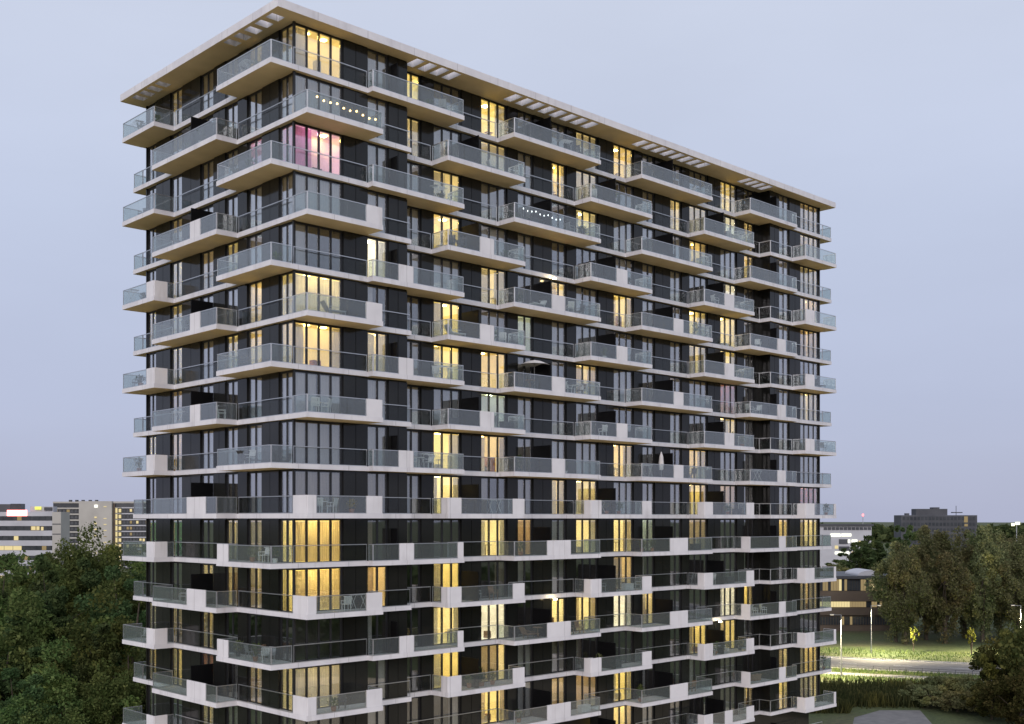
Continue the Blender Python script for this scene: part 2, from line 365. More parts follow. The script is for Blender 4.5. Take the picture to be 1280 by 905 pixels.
# roof plate with its rows of slots
RX0, RX1, RY0, RY1, RZ0, RZ1 = -1.75, 60.45, -1.05, 19.95, 55.0, 55.5
holes = []
for x in (9.25, 10.3, 11.35, 12.4): holes.append((x-.34, x+.34, -.78, .55))
for i in range(8): x = 18.2+i*1.15; holes.append((x-.37, x+.37, -.78, .55))
for i in range(8): x = 32.3+i*1.16; holes.append((x-.37, x+.37, -.78, .55))
for i in range(4): x = 46.7+i*1.05; holes.append((x-.34, x+.34, -.78, .55))
for i in range(5): y = .35+i*1.25; holes.append((-1.5, -.62, y-.38, y+.38))
for i in range(4): y = 14.75+i*1.18; holes.append((-1.5, -.62, y-.36, y+.36))
def plate(x0, x1, y0, y1, z0, z1, hs):
    xs = sorted({x0, x1, *[h[0] for h in hs], *[h[1] for h in hs]}); ys = sorted({y0, y1, *[h[2] for h in hs], *[h[3] for h in hs]})
    V, Fc, fm, idx = [], [], [], {}
    def v(x, y, z):
        k = (x, y, z)
        if k not in idx: idx[k] = len(V); V.append(k)
        return idx[k]
    def solid(i, j):
        if i < 0 or j < 0 or i >= len(xs)-1 or j >= len(ys)-1: return False
        cx, cy = (xs[i]+xs[i+1])/2, (ys[j]+ys[j+1])/2
        return not any(h[0] < cx < h[1] and h[2] < cy < h[3] for h in hs)
    for i in range(len(xs)-1):
        for j in range(len(ys)-1):
            if not solid(i, j): continue
            a, b, c, d = xs[i], xs[i+1], ys[j], ys[j+1]
            Fc.append((v(a, c, z1), v(b, c, z1), v(b, d, z1), v(a, d, z1))); fm.append(0)
            Fc.append((v(a, d, z0), v(b, d, z0), v(b, c, z0), v(a, c, z0))); fm.append(1)
            if not solid(i-1, j): Fc.append((v(a, d, z0), v(a, c, z0), v(a, c, z1), v(a, d, z1))); fm.append(0)
            if not solid(i+1, j): Fc.append((v(b, c, z0), v(b, d, z0), v(b, d, z1), v(b, c, z1))); fm.append(0)
            if not solid(i, j-1): Fc.append((v(a, c, z0), v(b, c, z0), v(b, c, z1), v(a, c, z1))); fm.append(0)
            if not solid(i, j+1): Fc.append((v(b, d, z0), v(a, d, z0), v(a, d, z1), v(b, d, z1))); fm.append(0)
    return mesh_from(V, Fc, ['concrete', 'soffit'], fm, name='roof')
roof = link('roof', plate(RX0, RX1, RY0, RY1, RZ0, RZ1, holes), (0, 0, 0), tower)
boxes('roof_kerb', [(RX0+.5, RX1-.5, YB+2, RY1-.6, RZ1+.002, RZ1+.08)], 'roof_concrete', roof)
# plain lower storeys behind the ledges
boxes('plinth_wall', [(.02, LX-.02, YB+.02, LY-.02, 0, zf(16)-.02)], 'cladding', tower)

# facade frame: side 'R' runs along x and looks to -y, side 'L' runs along y and looks to -x
def fb(side, n_wall, u0, u1, n0, n1, z0, z1):
    """box between u0..u1 along the facade, n0..n1 outward from the wall plane"""
    if side == 'R': return (u0, u1, n_wall-n1, n_wall-n0, z0, z1)
    return (n_wall-n1, n_wall-n0, u0, u1, z0, z1)

# bays: (u0, u1, panes) are windows, panes = 0 is cladding
RB = [('A1', .14, 3.65, 4, 0), ('', 3.65, 5.51, 0, 0), ('A2', 5.51, 7.19, 2, 0), ('', 7.19, 8.70, 0, 0),
      ('B1', 9.28, 10.88, 2, YB), ('', 10.88, 11.96, 0, YB), ('B2', 11.96, 14.48, 3, YB), ('', 14.48, 16.34, 0, YB),
      ('B3', 16.34, 18.90, 3, YB), ('', 18.90, 19.95, 0, YB), ('B4', 19.95, 21.57, 2, YB), ('', 21.57, 23.52, 0, YB),
      ('B5', 23.52, 25.14, 2, YB), ('', 25.14, 26.20, 0, YB), ('B6', 26.20, 28.75, 3, YB), ('', 28.75, 30.58, 0, YB),
      ('B7', 30.58, 33.06, 3, YB), ('', 33.06, 34.15, 0, YB), ('B8', 34.15, 35.77, 2, YB), ('', 35.77, 37.78, 0, YB),
      ('B9', 37.78, 39.36, 2, YB), ('', 39.36, 40.40, 0, YB), ('B10', 40.40, 43.03, 3, YB), ('', 43.03, 44.87, 0, YB),
      ('B11', 44.87, 47.39, 3, YB), ('', 47.39, 48.48, 0, YB), ('B12', 48.48, 50.10, 2, YB),
      ('', 50.80, 52.30, 0, 0), ('C1', 52.30, 54.03, 2, 0), ('', 54.03, 55.88, 0, 0), ('C2', 55.88, 59.20, 4, 0)]
LB = [('L1', .14, 1.69, 2, 0), ('', 1.69, 3.65, 0, 0), ('L2', 3.65, 5.42, 2, 0), ('', 5.42, 6.56, 0, 0), ('L3', 6.56, 8.19, 2, 0),
      ('', 8.19, 9.71, 0, 0), ('L4', 9.71, 11.5, 2, 0), ('', 11.5, 14.07, 0, 0), ('L5', 14.07, 15.81, 2, 0), ('', 15.81, 17.95, 0, 0), ('L6', 17.95, 19.40, 2, 0)]
WN = ['A1', 'A2']+['B%d' % i for i in range(1, 13)]+['C1', 'C2']+['L%d' % i for i in range(1, 7)]
LIT = '''Y . Y d Y d . y Y . d d Y d . y  y y d . y .
. . y . y . Y y d . y y W y . y  . . . d d .
P . . y . . d Y . . . Y . Y . y  P P . . . .
. . . Y . . d d . . . . W . . y  . . . . y .
h W . . y . y . Y . . Y Y . . y  h . C y C .
C . . Y . G . . d . . y Y . . h  C Y . . C C
Y y . Y Y . . y . . . . R . h y  Y Y C . C .
. . . . G . . . d . . . y . . .  . . . . y .
. . . Y Y . . . Y . . Y . . . .  . . . . y C
. . . Y h . y C . . . Y y . . R  . . . h . .
C h . d Y y . Y Y G d y d d Y Y  Y y y d g g
C y d Y h . . d y h d d d d d h  Y y y y d d
d h d Y W d Y Y W y d d W Y h y  d d d y y y
y h d Y y . . h d d d Y Y . h h  Y y . R Y Y
h . d h Y . y y Y . d h . d y Y  y h . y h .
d d d h y d d d Y . d d . y Y y  d d d d d d'''.split('\n')
LIT = [dict(zip(WN, l.split())) for l in LIT]
LAMP = {'Y': 'lamp_bright', 'C': 'lamp_strong', 'y': 'lamp_dim', 'P': 'lamp_pink', 'G': 'lamp_green', 'W': 'lamp_white', 'R': 'lamp_red', 'g': 'lamp_dim'}
rng = random.Random(7)
def curtain_mesh(side, spans, h, mat):
    """pleated cloth: spans along u, local origin at u=0, n=0, z=0"""
    V, Fc = [], []
    for (a, b) in spans:
        n = max(3, int((b-a)/.055)); base = len(V); ph = rng.random()*6
        for i in range(n+1):
            u = a+(b-a)*i/n; d = .035*math.sin(u*38+ph)+.012*math.sin(u*17+ph)
            for z in (0, h): V.append((u, d, z) if side == 'R' else (d, u, z))
        for i in range(n): k = base+2*i; Fc.append((k, k+2, k+3, k+1))
    return mesh_from(V, Fc, [mat], smooth=True, name='curtain')
GL = -.16                                        # glazing plane, inward of the cladding face
def window(s, side, nm, u0, u1, npane, wall, code):
    z0, z1 = zf(s)+TH, zf(s-1)
    zb, zt = z0+.06, z1-.14
    fr = [fb(side, wall, u0, u1, -.22, GL+.05, z0+.002, zb), fb(side, wall, u0, u1, -.22, GL+.05, zt, z1-.002)]
    cuts = [u0+(u1-u0)*i/npane for i in range(npane+1)]
    if nm == 'A1' or nm == 'L1': ws = .05
    else: ws = .07
    for i, c in enumerate(cuts):
        a, b = c-.065, c+.065
        if i == 0: a, b = u0, u0+ws
        if i == npane: a, b = u1-.17, u1
        fr.append(fb(side, wall, a, b, -.22, GL+.05, zb, zt))
    root = boxes('window', fr, 'frame', tower)
    split = side == 'R' and u0 < 19
    pl = []
    for i in range(npane):
        a = cuts[i]+(.065 if i else ws); b = cuts[i+1]-(.065 if i < npane-1 else .17)
        pl.append(fb(side, wall, a+.001, b-.001, GL-.012, GL+.012, zb+.001, zt-.001))
    if split:
        for b in pl: boxes('pane', [b], 'pane', root)
    else: boxes('glazing', pl, 'pane', root)
    # the room behind
    lit = code in LAMP
    lm = LAMP.get(code)
    if code == 'Y': lm = rng.choice(('lamp_bright', 'lamp_bright', 'lamp_gold', 'lamp_cream'))
    if code == 'y': lm = rng.choice(('lamp_dim', 'lamp_dim', 'lamp_amber'))
    corner = nm in ('A1', 'L1')
    depth = 1.55 if corner else 2.2
    rm = 'room_'+lm if lit else 'room_dark'  # lit rooms get self-glowing walls, unlit rooms get walls coloured dark
    t = .03
    if nm == 'L1':
        pass
    else:
        i0, i1 = (.25, u1) if nm == 'A1' else (u0, u1)
        if nm == 'C2': i1 = 59.0
        rb = [fb(side, wall, i0, i1, -depth-t, -depth, z0+.003, z1-.003), fb(side, wall, i1-t, i1, -depth, -.222, z0+.003, z1-.003),
              fb(side, wall, i0, i1-t, -depth, -.222, z1-.03, z1-.004), fb(side, wall, i0, i1-t, -depth, -.222, z0+.004, z0+.02)]
        if nm != 'A1': rb.append(fb(side, wall, i0, i0+t, -depth, -.222, z0+.02, z1-.03))
        boxes('room', rb, rm, root)
    wu = u1-u0
    if lit and nm != 'L1':
        cu = rng.uniform(.3, .7)*wu+u0; sz = .2 if code != 'y' else .2
        if nm == 'A1': cu = u0+1.3
        zl = z1-.10; ln = -.95 if corner else -1.15
        boxes('ceiling_lamp', [fb(side, wall, cu-sz, cu+sz, ln-sz, ln+sz, zl, zl+.06)], lm, root)
        if nm in ('A1', 'C2'):
            boxes('ceiling_lamp', [fb(side, wall, u1-1.0, u1-.7, ln-.15, ln+.15, zl, zl+.06)], 'lamp_strong' if code == 'P' else lm, root)
        if code in 'YWyP':                              # tables, chairs, cupboards and doors seen against the light
            for _ in range(rng.randint(1, 3)):
                q = rng.uniform(u0+.1, u1-.6); wd = rng.uniform(.3, .8); hh = rng.choice((.45, .5, .75, .8, 1.1, 1.9)); dn = rng.uniform(.6, 1.0)
                if hh > 1.5: wd = rng.uniform(.3, .5); dn = depth-.45
                if hh in (.75, .8):
                    bl = [fb(side, wall, q, min(q+wd, u1-.1), -dn-.4, -dn, z0+hh-.04, z0+hh)]+[fb(side, wall, c, c+.04, -dn-.2, -dn-.16, z0+.021, z0+hh-.041) for c in (q+.05, min(q+wd, u1-.1)-.09)]
                else: bl = [fb(side, wall, q, min(q+wd, u1-.1), -dn-.4, -dn, z0+.021, z0+.02+hh)]
                boxes('furniture', bl, rng.choice(('furniture_dark', 'furniture_dark', 'wood', 'terracotta', 'canvas')), root)
            for _ in range(rng.randint(0, 2)):
                q = rng.uniform(u0+.2, u1-.8); hz = rng.uniform(1.1, 1.6); ww = rng.uniform(.25, .6)
                boxes('picture', [fb(side, wall, q, q+ww, -depth+.002, -depth+.03, z0+hz, z0+hz+rng.uniform(.3, .7))], rng.choice(('furniture_dark', 'red_cloth', 'far_white', 'wood')), root)
    # curtains
    mat = {'P': 'curtain_pink', 'g': 'curtain_green', 'R': 'curtain_red'}.get(code, 'curtain' if rng.random() < .7 else 'curtain_beige')
    spans = []
    a0, a1 = u0+.06, u1-.08
    if code in 'yCgRG': spans = [(a0, a1)] if code in 'CgR' or rng.random() < .4 else ([(a0, a0+wu*.4), (a1-wu*.38, a1)] if rng.random() < .5 else [(a0, a0+wu*rng.uniform(.3, .7))])
    elif code == 'P': spans = [(a0, a0+wu*.36)] if npane > 2 else [(a0, a1)]
    elif code == '.':
        q = rng.random()
        if q < .76: spans = [(a0, a1)]
        elif q < .9: spans = [(a0, a0+wu*.45), (a1-wu*.4, a1)]
        else: spans = [(a0, a0+wu*rng.uniform(.3, .6))]
    elif code == 'h': spans = [(a0, a0+wu*.3)] if rng.random() < .5 else [(a1-wu*.35, a1)]
    elif code in 'YW':
        q = rng.random()
        if q < .3: spans = [(a0, a0+wu*.2), (a1-wu*.18, a1)]
        elif q < .55: spans = [(a1-wu*rng.uniform(.25, .4), a1)]
        elif q < .7: spans = [(a0, a0+wu*rng.uniform(.25, .4))]
    if spans:
        me = curtain_mesh(side, [(a-u0, b-u0) for a, b in spans], zt-zb-.04, mat)
        nn = .29
        loc = (u0, wall+nn, zb+.01) if side == 'R' else (wall+nn, u0, zb+.01)
        link('curtain', me, loc, root)
def cladding(s, side, u0, u1, wall, extra=0):
    z0, z1 = zf(s)+TH, zf(s-1)
    n = 2 if u1-u0 > 1.4 else 1
    bl = []
    for i in range(n):
        a = u0+(u1-u0)*i/n; b = u0+(u1-u0)*(i+1)/n
        bl.append(fb(side, wall, a+(.02 if i else 0), b-(.02 if i < n-1 else 0), -.06, 0, z0+.002, z1-.10))
    bl.append(fb(side, wall, u0, u1, -.9, -.062, z0+.002, z1-.002))
    boxes('cladding_panel', bl, 'cladding', tower)
for s in range(1, NS+1):
    z0, z1 = zf(s)+TH, zf(s-1)
    for nm, u0, u1, npn, wall in RB:
        if s == 16 and u1 < 30: continue
        if npn: window(s, 'R', nm, u0, u1, npn, wall, LIT[s-1][nm])
        else: cladding(s, 'R', u0, u1, wall)
    for nm, u0, u1, npn, wall in LB:
        if s >= 16: continue
        if npn: window(s, 'L', nm, u0, u1, npn, wall, LIT[s-1][nm])
        else: cladding(s, 'L', u0, u1, wall)
    if s <= 15:
        boxes('corner_post', [(0, .14, 0, .14, z0+.002, z1-.002)], 'frame', tower)
    boxes('return_wall', [(XC, XC+.5, .002, YB+.5, z0+.002, z1-.002)], 'cladding', tower)
    boxes('return_wall', [(XA-.3, XA, .06, YB+.5, z0+.002, z1-.002), (XA, 9.28, YB, YB+.3, z0+.002, z1-.002)], 'cladding', tower)
    boxes('return_wall', [(50.10, XC-.002, YB, YB+.3, z0+.002, z1-.002)], 'cladding', tower)
    boxes('end_wall', [(LX-.14, LX, 0, LY, z0+.002, z1-.002)], 'cladding', tower)
    boxes('back_wall', [(0, LX-.15, LY-.1, LY, z0+.002, z1-.002)], 'cladding', tower)

# ------------------------------------------------------------------ balconies
RH = 1.06                                        # balustrade height above slab top
PF = -.72
def rail_run(root, pts, z, panels, gl_mat='balustrade', step=1.35, glass_name='glass_panel'):
    """balustrade along axis-aligned polyline pts: top rail, glass panels; panels = [(i, a, b)] solid spans on segment i (distances)"""
    for i in range(len(pts)-1):
        (x0, y0), (x1, y1) = pts[i], pts[i+1]
        Lg = math.hypot(x1-x0, y1-y0)
        if Lg < .05: continue
        dx, dy = (x1-x0)/Lg, (y1-y0)/Lg
        def bx(a, b, w_, za, zb_):
            xa, ya, xb, yb = x0+dx*a, y0+dy*a, x0+dx*b, y0+dy*b
            if abs(dx) > .5: return (xa, xb, ya-w_, ya+w_, za, zb_)
            return (xa-w_, xa+w_, ya, yb, za, zb_)
        solids = sorted([(a, b) for (j, a, b) in panels if j == i])
        free, c = [], .02
        for a, b in solids:
            if a-c > .1: free.append((c, a-.03))
            c = b+.03
        if Lg-.02-c > .1: free.append((c, Lg-.02))
        for a, b in solids:
            boxes('white_panel', [bx(a, b, .035, z+.002, z+RH+.03)], 'white_panel', root)
        for a, b in free:
            if b-a < .08: continue
            rb, posts = [], []
            rb.append(bx(a, b, .025, z+RH-.03, z+RH+.015))
            n = max(1, round((b-a)/step))
            for q in range(n):
                g0, g1 = a+(b-a)*q/n+.012, a+(b-a)*(q+1)/n-.012
                boxes(glass_name, [bx(g0, g1, .008, z+.05, z+RH-.032)], gl_mat, root)
            rb.append(bx(a, b, .02, z+.003, z+.045))
            for q in range(0, n+1):
                g = min(max(a+(b-a)*q/n, a+.012), b-.012)
                if q in (0, n): posts.append(bx(g-.010, g+.010, .018, z+.046, z+RH-.031))
            boxes('handrail', rb+posts, 'rail', root)
def balcony(k, poly, outer, panels=(), screens=(), name='balcony'):
    """poly: slab outline (ccw); outer: polyline of the balustrade; screens: boxes in x/y"""
    z = zf(k)
    root = prism(name, poly, z-.0, z+TH+.004, 'concrete', tower, bottom='soffit', top='deck')
    rail_run(root, outer, z+TH+.004, panels)
    for (x0, x1, y0, y1) in screens:
        boxes('privacy_screen', [(x0, x1, y0, y1, z+TH+.01, z+TH+2.05)], 'screen', root)
    return root
g_ = .003
def front_bal(k, x0, x1, yf, panels, left_y, right_y, screens=(), poly=None):
    p = poly or [(x0, left_y-g_), (x0, yf), (x1, yf), (x1, right_y-g_)]
    i_ = .05
    outer = [(x0+i_, left_y), (x0+i_, yf+i_), (x1-i_, yf+i_), (x1-i_, right_y)]
    return balcony(k, p, outer, panels, screens)
BO = [(5.37, 13.06), (17.75, 26.90), (31.75, 41.11), (46.64, 54.20)]
BE = [(11.60, 18.84), (25.77, 33.05), (39.95, 47.30)]
MO = [(7.42, 8.60), (21.55, 22.91), (35.82, 37.04), (50.93, 52.24)]
ME = [(14.48, 15.75), (28.73, 29.96), (42.83, 44.18)]
yA, yB = -E_, YB-E_
for k in range(1, 18):
    odd = k % 2 == 1; low = k >= 10; mid = 4 <= k < 10
    segs_R = []                                   # spans with balcony, the rest gets a plain rail
    if odd:
        for i, (x0, x1) in enumerate(BO):
            if k >= 15 and x1 < 14: continue
            pn = []
            m0, m1 = MO[i]
            if mid: pn = [(1, m0-x0, m1-x0)]
            if low:
                if i == 0: pn = [(1, m0-x0+.05, m1-x0+.05), (1, x1-x0-.62, x1-x0-.12)]
                elif i == 3: pn = [(0, .05, .98), (1, m1-x0-1.05, m1-x0), ]
                else: pn = [(1, m0-x0-.5, m1-x0+.6)]
            sx = m0-.05
            if i == 0:
                poly = [(x0, yA-g_), (x0, PF), (x1, PF), (x1, yB-g_), (XA+E_+g_, yB-g_), (XA+E_+g_, yA-g_)]
                front_bal(k, x0, x1, PF, pn, yA, yB, [(sx, sx+.05, PF+.1, -.01)], poly)
            elif i == 3:
                poly = [(x0, yB-g_), (x0, PF), (x1, PF), (x1, yA-g_), (XC-E_-g_, yA-g_), (XC-E_-g_, yB-g_)]
                front_bal(k, x0, x1, PF, [p for p in pn if p[0] != 0]+([(0, .75, 1.66)] if low else []), yB, yA, [(sx, sx+.05, PF+.1, -.01)], poly)
            else:
                front_bal(k, x0, x1, PF, pn, yB, yB, [(sx, sx+.05, PF+.1, YB-.01)])
            segs_R.append((x0, x1))
        # east end balcony
        if k < 16:
            balcony(k, [(LX+E_+g_, -E_), (61.12, -E_), (61.12, 5.6), (LX+E_+g_, 5.6)], [(LX+E_, -E_+.05), (61.07, -E_+.05), (61.07, 5.55), (LX+E_, 5.55)])
        # short side
        if k <= 15:
            pn = [(1, 0.02, 1.55)] if False else []
            if low: pn = [(0, 1.0, 1.48), (1, .02, 1.45)] if False else [(1, 6.25-5.95, 6.25-4.75)] if False else []
            outer = [(-E_, 6.20), (-1.65, 6.20), (-1.65, -E_+.05), (-E_, -E_+.05)]
            pl = [(1, .03, 1.40)] if low else []
            balcony(k, [(-1.70, -E_), (-E_-g_, -E_), (-E_-g_, 6.25), (-1.70, 6.25)], outer, pl)
            outer = [(-E_, 14.85), (-1.65, 14.85), (-1.65, 19.70), (-E_, 19.70)]
            pl = [(0, .50, 1.43), (1, .03, 1.1)] if k >= 5 else []
            balcony(k, [(-1.70, 14.80), (-E_-g_, 14.80), (-E_-g_, 19.75), (-1.70, 19.75)], outer, pl)
    else:
        # near corner
        if k <= 14:
            outer = [(-E_+.05, -E_), (-E_+.05, -1.70), (5.36, -1.70), (5.36, -E_)]
            pl = []
            if mid: pl = [(1, 4.30, 5.50)]
            if low: pl = [(0, .02, 1.47), (1, .03, .62), (1, 4.30, 5.50)]
            balcony(k, [(-E_, -1.75), (5.41, -1.75), (5.41, -E_-g_), (-E_, -E_-g_)], outer, pl)
            segs_R.append((-E_, 5.41))
        for i, (x0, x1) in enumerate(BE):
            if k >= 15 and x1 < 14: continue
            m0, m1 = ME[i]; pn = []
            if mid: pn = [(1, m0-x0, m1-x0)]
            if low: pn = [(0, 1.0, 1.66), (1, .03, 1.15), (1, x1-x0-1.25, x1-x0-.12)]
            if k == 16 and i == 2: pn.append((1, 2.9, 4.0))
            front_bal(k, x0, x1, PF, pn, yB, yB, [(m0-.05, m0, PF+.1, YB-.01)])
            segs_R.append((x0, x1))
        x0, x1, yf = 54.20, LX+E_+.10, -1.60
        pl = [(1, .05, 1.50)] if k >= 4 else []
        if low: pl = [(0, .5, 1.33), (1, .05, 1.50), (1, x1-x0-.45, x1-x0-.1)]
        front_bal(k, x0, x1, yf, pl, yA, yA)
        segs_R.append((x0, x1))
        if k <= 14:
            outer = [(-E_, 15.05), (-1.65, 15.05), (-1.65, 6.29), (-E_, 6.29)]
            a, b = (9.70, 8.38) if mid else (10.15, 7.65)
            pl = [(1, 15.05-a, 15.05-b)] if k >= 4 else []
            if k >= 10: pl = [(1, 15.05-10.15, 15.05-7.65)]
            balcony(k, [(-1.70, 6.24), (-E_-g_, 6.24), (-E_-g_, 15.10), (-1.70, 15.10)], outer, pl, [(-1.6, -.01, 9.70, 9.75)])
            balcony(k, [(-E_, LY+E_+g_), (5.2, LY+E_+g_), (5.2, 21.2), (-E_, 21.2)], [(-E_+.05, LY+E_), (-E_+.05, 21.15), (5.15, 21.15), (5.15, LY+E_)])
    # plain rails on the ledge between balconies
    z = zf(k)+TH
    def plain(pts):
        (xa, ya) = pts[0]
        r = boxes('ledge_bracket', [(xa-.02, xa+.02, ya-.02, ya+.02, z+.002, z+.05)], 'rail', tower)
        rail_run(r, pts, z+.001, [], 'clear_rail', 2.6)
    segs_R.sort()
    yr = lambda x: yA+.06 if (x < XA or x > XC) else yB+.06
    cur = -E_+.06
    ends = segs_R+[(LX+E_, LX+E_)]
    for (a, b) in ends:
        if a-cur > .3 and not (k >= 15 and a < 14):
            if cur < XA+E_ < a: plain([(cur+.03, yA+.06), (XA+E_-.06, yA+.06)]); plain([(XA+E_+.02, yB+.06), (a-.03, yB+.06)])
            elif cur < XC-E_ < a: plain([(cur+.03, yB+.06), (XC-E_+.06, yB+.06), (XC-E_+.06, yA+.06), (a-.03, yA+.06)])
            else: plain([(cur+.03, yr((a+cur)/2)), (a-.03, yr((a+cur)/2))])
        cur = max(cur, b)
    if k <= 15:
        if odd: plain([(-E_+.06, 6.3), (-E_+.06, 14.75)])
        else: plain([(-E_+.06, -E_+.06), (-E_+.06, 6.2)]); plain([(-E_+.06, 15.15), (-E_+.06, 19.7)])
# wall and soffit lamps that are switched on
def soffit_lamp(x, y, k):
    boxes('soffit_lamp', [(x-.09, x+.09, y-.09, y+.09, zf(k)-.09, zf(k)-.002)], 'wall_light', tower)
for x, y, k in ((23.1, .55, 4), (-.05, .9, 13), (44.0, .6, 13), (23.2, .55, 12), (17.6, .8, 1-1)): soffit_lamp(x, y, k) if k else None

# ------------------------------------------------------------------ things on the balconies
ORD = ['', 'top', 'second', 'third', 'fourth', 'fifth', 'sixth', 'seventh', 'eighth', 'ninth', 'tenth', 'eleventh', 'twelfth', 'thirteenth', 'fourteenth', 'fifteenth', 'sixteenth']
def storey(k): return ORD[k]+' storey from roof' if k > 1 else 'top storey'
def rawmesh(name, parts, parent_loc, rz, parent=None, sub=None):
    """parts: (mat, [boxes]) joined to one mesh with a slot for each material"""
    V, Fc, fm, mats = [], [], [], []
    for mt, bl in parts:
        if mt not in mats: mats.append(mt)
        for b in bl:
            n = len(V); V += boxv(b) if len(b) == 6 else b; Fc += [tuple(i+n for i in q) for q in BF]; fm += [mats.index(mt)]*6
    key = (name, tuple(map(tuple, V)), tuple(mats)); me = CACHE.get(key)
    if me is None: me = CACHE[key] = mesh_from(V, Fc, mats, fm, name=name)
    o = bpy.data.objects.new(name, me); C.objects.link(o); o.location = parent_loc; o.rotation_euler = (0, 0, rz); WL[o.name] = Vector(parent_loc)
    return o
def slab_top(k): return zf(k)+TH+.006
def taper(x0, x1, y0, y1, z0, z1, dx=0, dy=0):   # leaning box: top shifted by dx, dy
    v = boxv((x0, x1, y0, y1, z0, z1)); return v[:4]+[(a+dx, b+dy, c) for a, b, c in v[4:]]
def chair(x, y, k, rz, mat, label, group=None):
    L = [(-.22, -.18, -.22, -.18, 0, .43), (.18, .22, -.22, -.18, 0, .43), (-.22, -.18, .18, .22, 0, .43), (.18, .22, .18, .22, 0, .43)]
    S = [(-.25, .25, -.25, .25, .43, .47), taper(-.25, -.20, .20, .24, .47, .92, 0, .10), taper(.20, .25, .20, .24, .47, .92, 0, .10)]
    S += [taper(-.20+i*.1, -.12+i*.1, .21, .235, .50, .90, 0, .10) for i in range(4)]
    S += [taper(-.25, .25, .19, .24, .90, .94, 0, .0), (-.27, -.23, -.22, .22, .64, .67), (.23, .27, -.22, .22, .64, .67), (-.26, -.235, -.22, -.19, .47, .64), (.235, .26, -.22, -.19, .47, .64)]
    return tag(rawmesh('garden_chair', [(mat, L+S)], (x, y, slab_top(k)), rz), label, 'chair', group)
def table(x, y, k, mat, label, r=.38, group=None):
    V = []; n = 16
    V = [(math.cos(i*2*math.pi/n)*r, math.sin(i*2*math.pi/n)*r, z) for z in (.70, .735) for i in range(n)]
    Fc = [tuple(range(n-1, -1, -1)), tuple(range(n, 2*n))]+[(i, (i+1) % n, n+(i+1) % n, n+i) for i in range(n)]
    me = mesh_from(V, Fc, [mat]); o = empty('balcony_table', (x, y, slab_top(k)))
    link('table_top', me, (0, 0, 0), o, local=True)
    boxes('pedestal', [(-.03, .03, -.03, .03, .03, .70), (-.25, .25, -.04, .04, 0, .03), (-.04, .04, -.25, .25, 0, .03)], mat, o, local=True)
    return tag(o, label, 'table', group)
def plant(x, y, k, h, mat, label, seed, group=None, pot='terracotta'):
    rr = random.Random(seed); o = empty('potted_plant', (x, y, slab_top(k)))
    n = 10; V = []
    for z, r in ((0, .13), (.28, .18)): V += [(math.cos(i*.6283)*r, math.sin(i*.6283)*r, z) for i in range(n)]
    link('pot', mesh_from(V, [tuple(range(n-1, -1, -1)), tuple(range(n, 2*n))]+[(i, (i+1) % n, n+(i+1) % n, n+i) for i in range(n)], [pot]), (0, 0, 0), o, local=True)
    V, Fc = [], []
    for i in range(90):
        a = rr.random()*6.28; el = rr.uniform(.2, 1.4); r = rr.uniform(.1, 1)*.36
        c = Vector((math.cos(a)*r, math.sin(a)*r, .3+h*rr.random()**.8*(1-r*.8)))
        d = Vector((math.cos(a)*math.cos(el), math.sin(a)*math.cos(el), math.sin(el)))*rr.uniform(.12, .22); s = Vector((-math.sin(a), math.cos(a), 0))*.05
        b = len(V); V += [tuple(c-d*.2), tuple(c+d*.4+s), tuple(c+d), tuple(c+d*.4-s)]; Fc.append((b, b+1, b+2, b+3))
    for i in range(5):
        a = i*1.26; b = len(V); V += [(.01*math.cos(a), .01*math.sin(a), .25), (.02*math.cos(a+.5), .02*math.sin(a+.5), .25), (.2*math.cos(a), .2*math.sin(a), .3+h*.7)]; Fc.append((b, b+1, b+2))
    link('leaves', mesh_from(V, Fc, [mat]), (0, 0, 0), o, local=True)
    return tag(o, label, 'plant', group)
def lounger(x, y, k, rz, mat, label):
    S = [(-.30, .30, -.75, .35, .28, .34), taper(-.30, .30, .35, .41, .30, .85, 0, .35), (-.28, -.24, -.7, -.66, 0, .28), (.24, .28, -.7, -.66, 0, .28), (-.28, -.24, .3, .34, 0, .28), (.24, .28, .3, .34, 0, .28), (-.34, -.30, -.3, .4, .50, .53), (.30, .34, -.3, .4, .50, .53)]
    return tag(rawmesh('lounge_chair', [(mat, S)], (x, y, slab_top(k)), rz), label, 'lounge chair')
def parasol(x, y, k, label, r=1.15, open_=True):
    o = empty('parasol', (x, y, slab_top(k)))
    boxes('pole', [(-.02, .02, -.02, .02, .06, 2.1), (-.22, .22, -.22, .22, 0, .06)], 'galvanised', o, local=True)
    n = 8; V = []
    prof = [(.03, 2.28), (r*.5, 2.16), (r, 1.92)] if open_ else [(.03, 2.15), (.16, 1.75), (.22, 1.1), (.15, .65)]
    for rr_, z in prof: V += [(math.cos(i*6.2832/n)*rr_, math.sin(i*6.2832/n)*rr_, z) for i in range(n)]
    Fc = [(j*n+i, j*n+(i+1) % n, (j+1)*n+(i+1) % n, (j+1)*n+i) for j in range(len(prof)-1) for i in range(n)]
    link('canopy', mesh_from(V, Fc, ['canvas']), (0, 0, 0), o, local=True)
    return tag(o, label, 'parasol')
def rack(x, y, k, rz, label):
    S = []
    for sx in (-.45, .43): S += [taper(sx, sx+.02, -.30, -.28, 0, 1.0, 0, .5), taper(sx, sx+.02, .26, .28, 0, 1.0, 0, -.5)]
    S += [(-.45, .45, -.32+i*.09, -.30+i*.09, .98, 1.0) for i in range(8)]
    S += [(-.75, -.45, -.30, .30, .985, 1.0)]
    return tag(rawmesh('drying_rack', [('white_plastic', S)], (x, y, slab_top(k)), rz), label, 'drying rack')
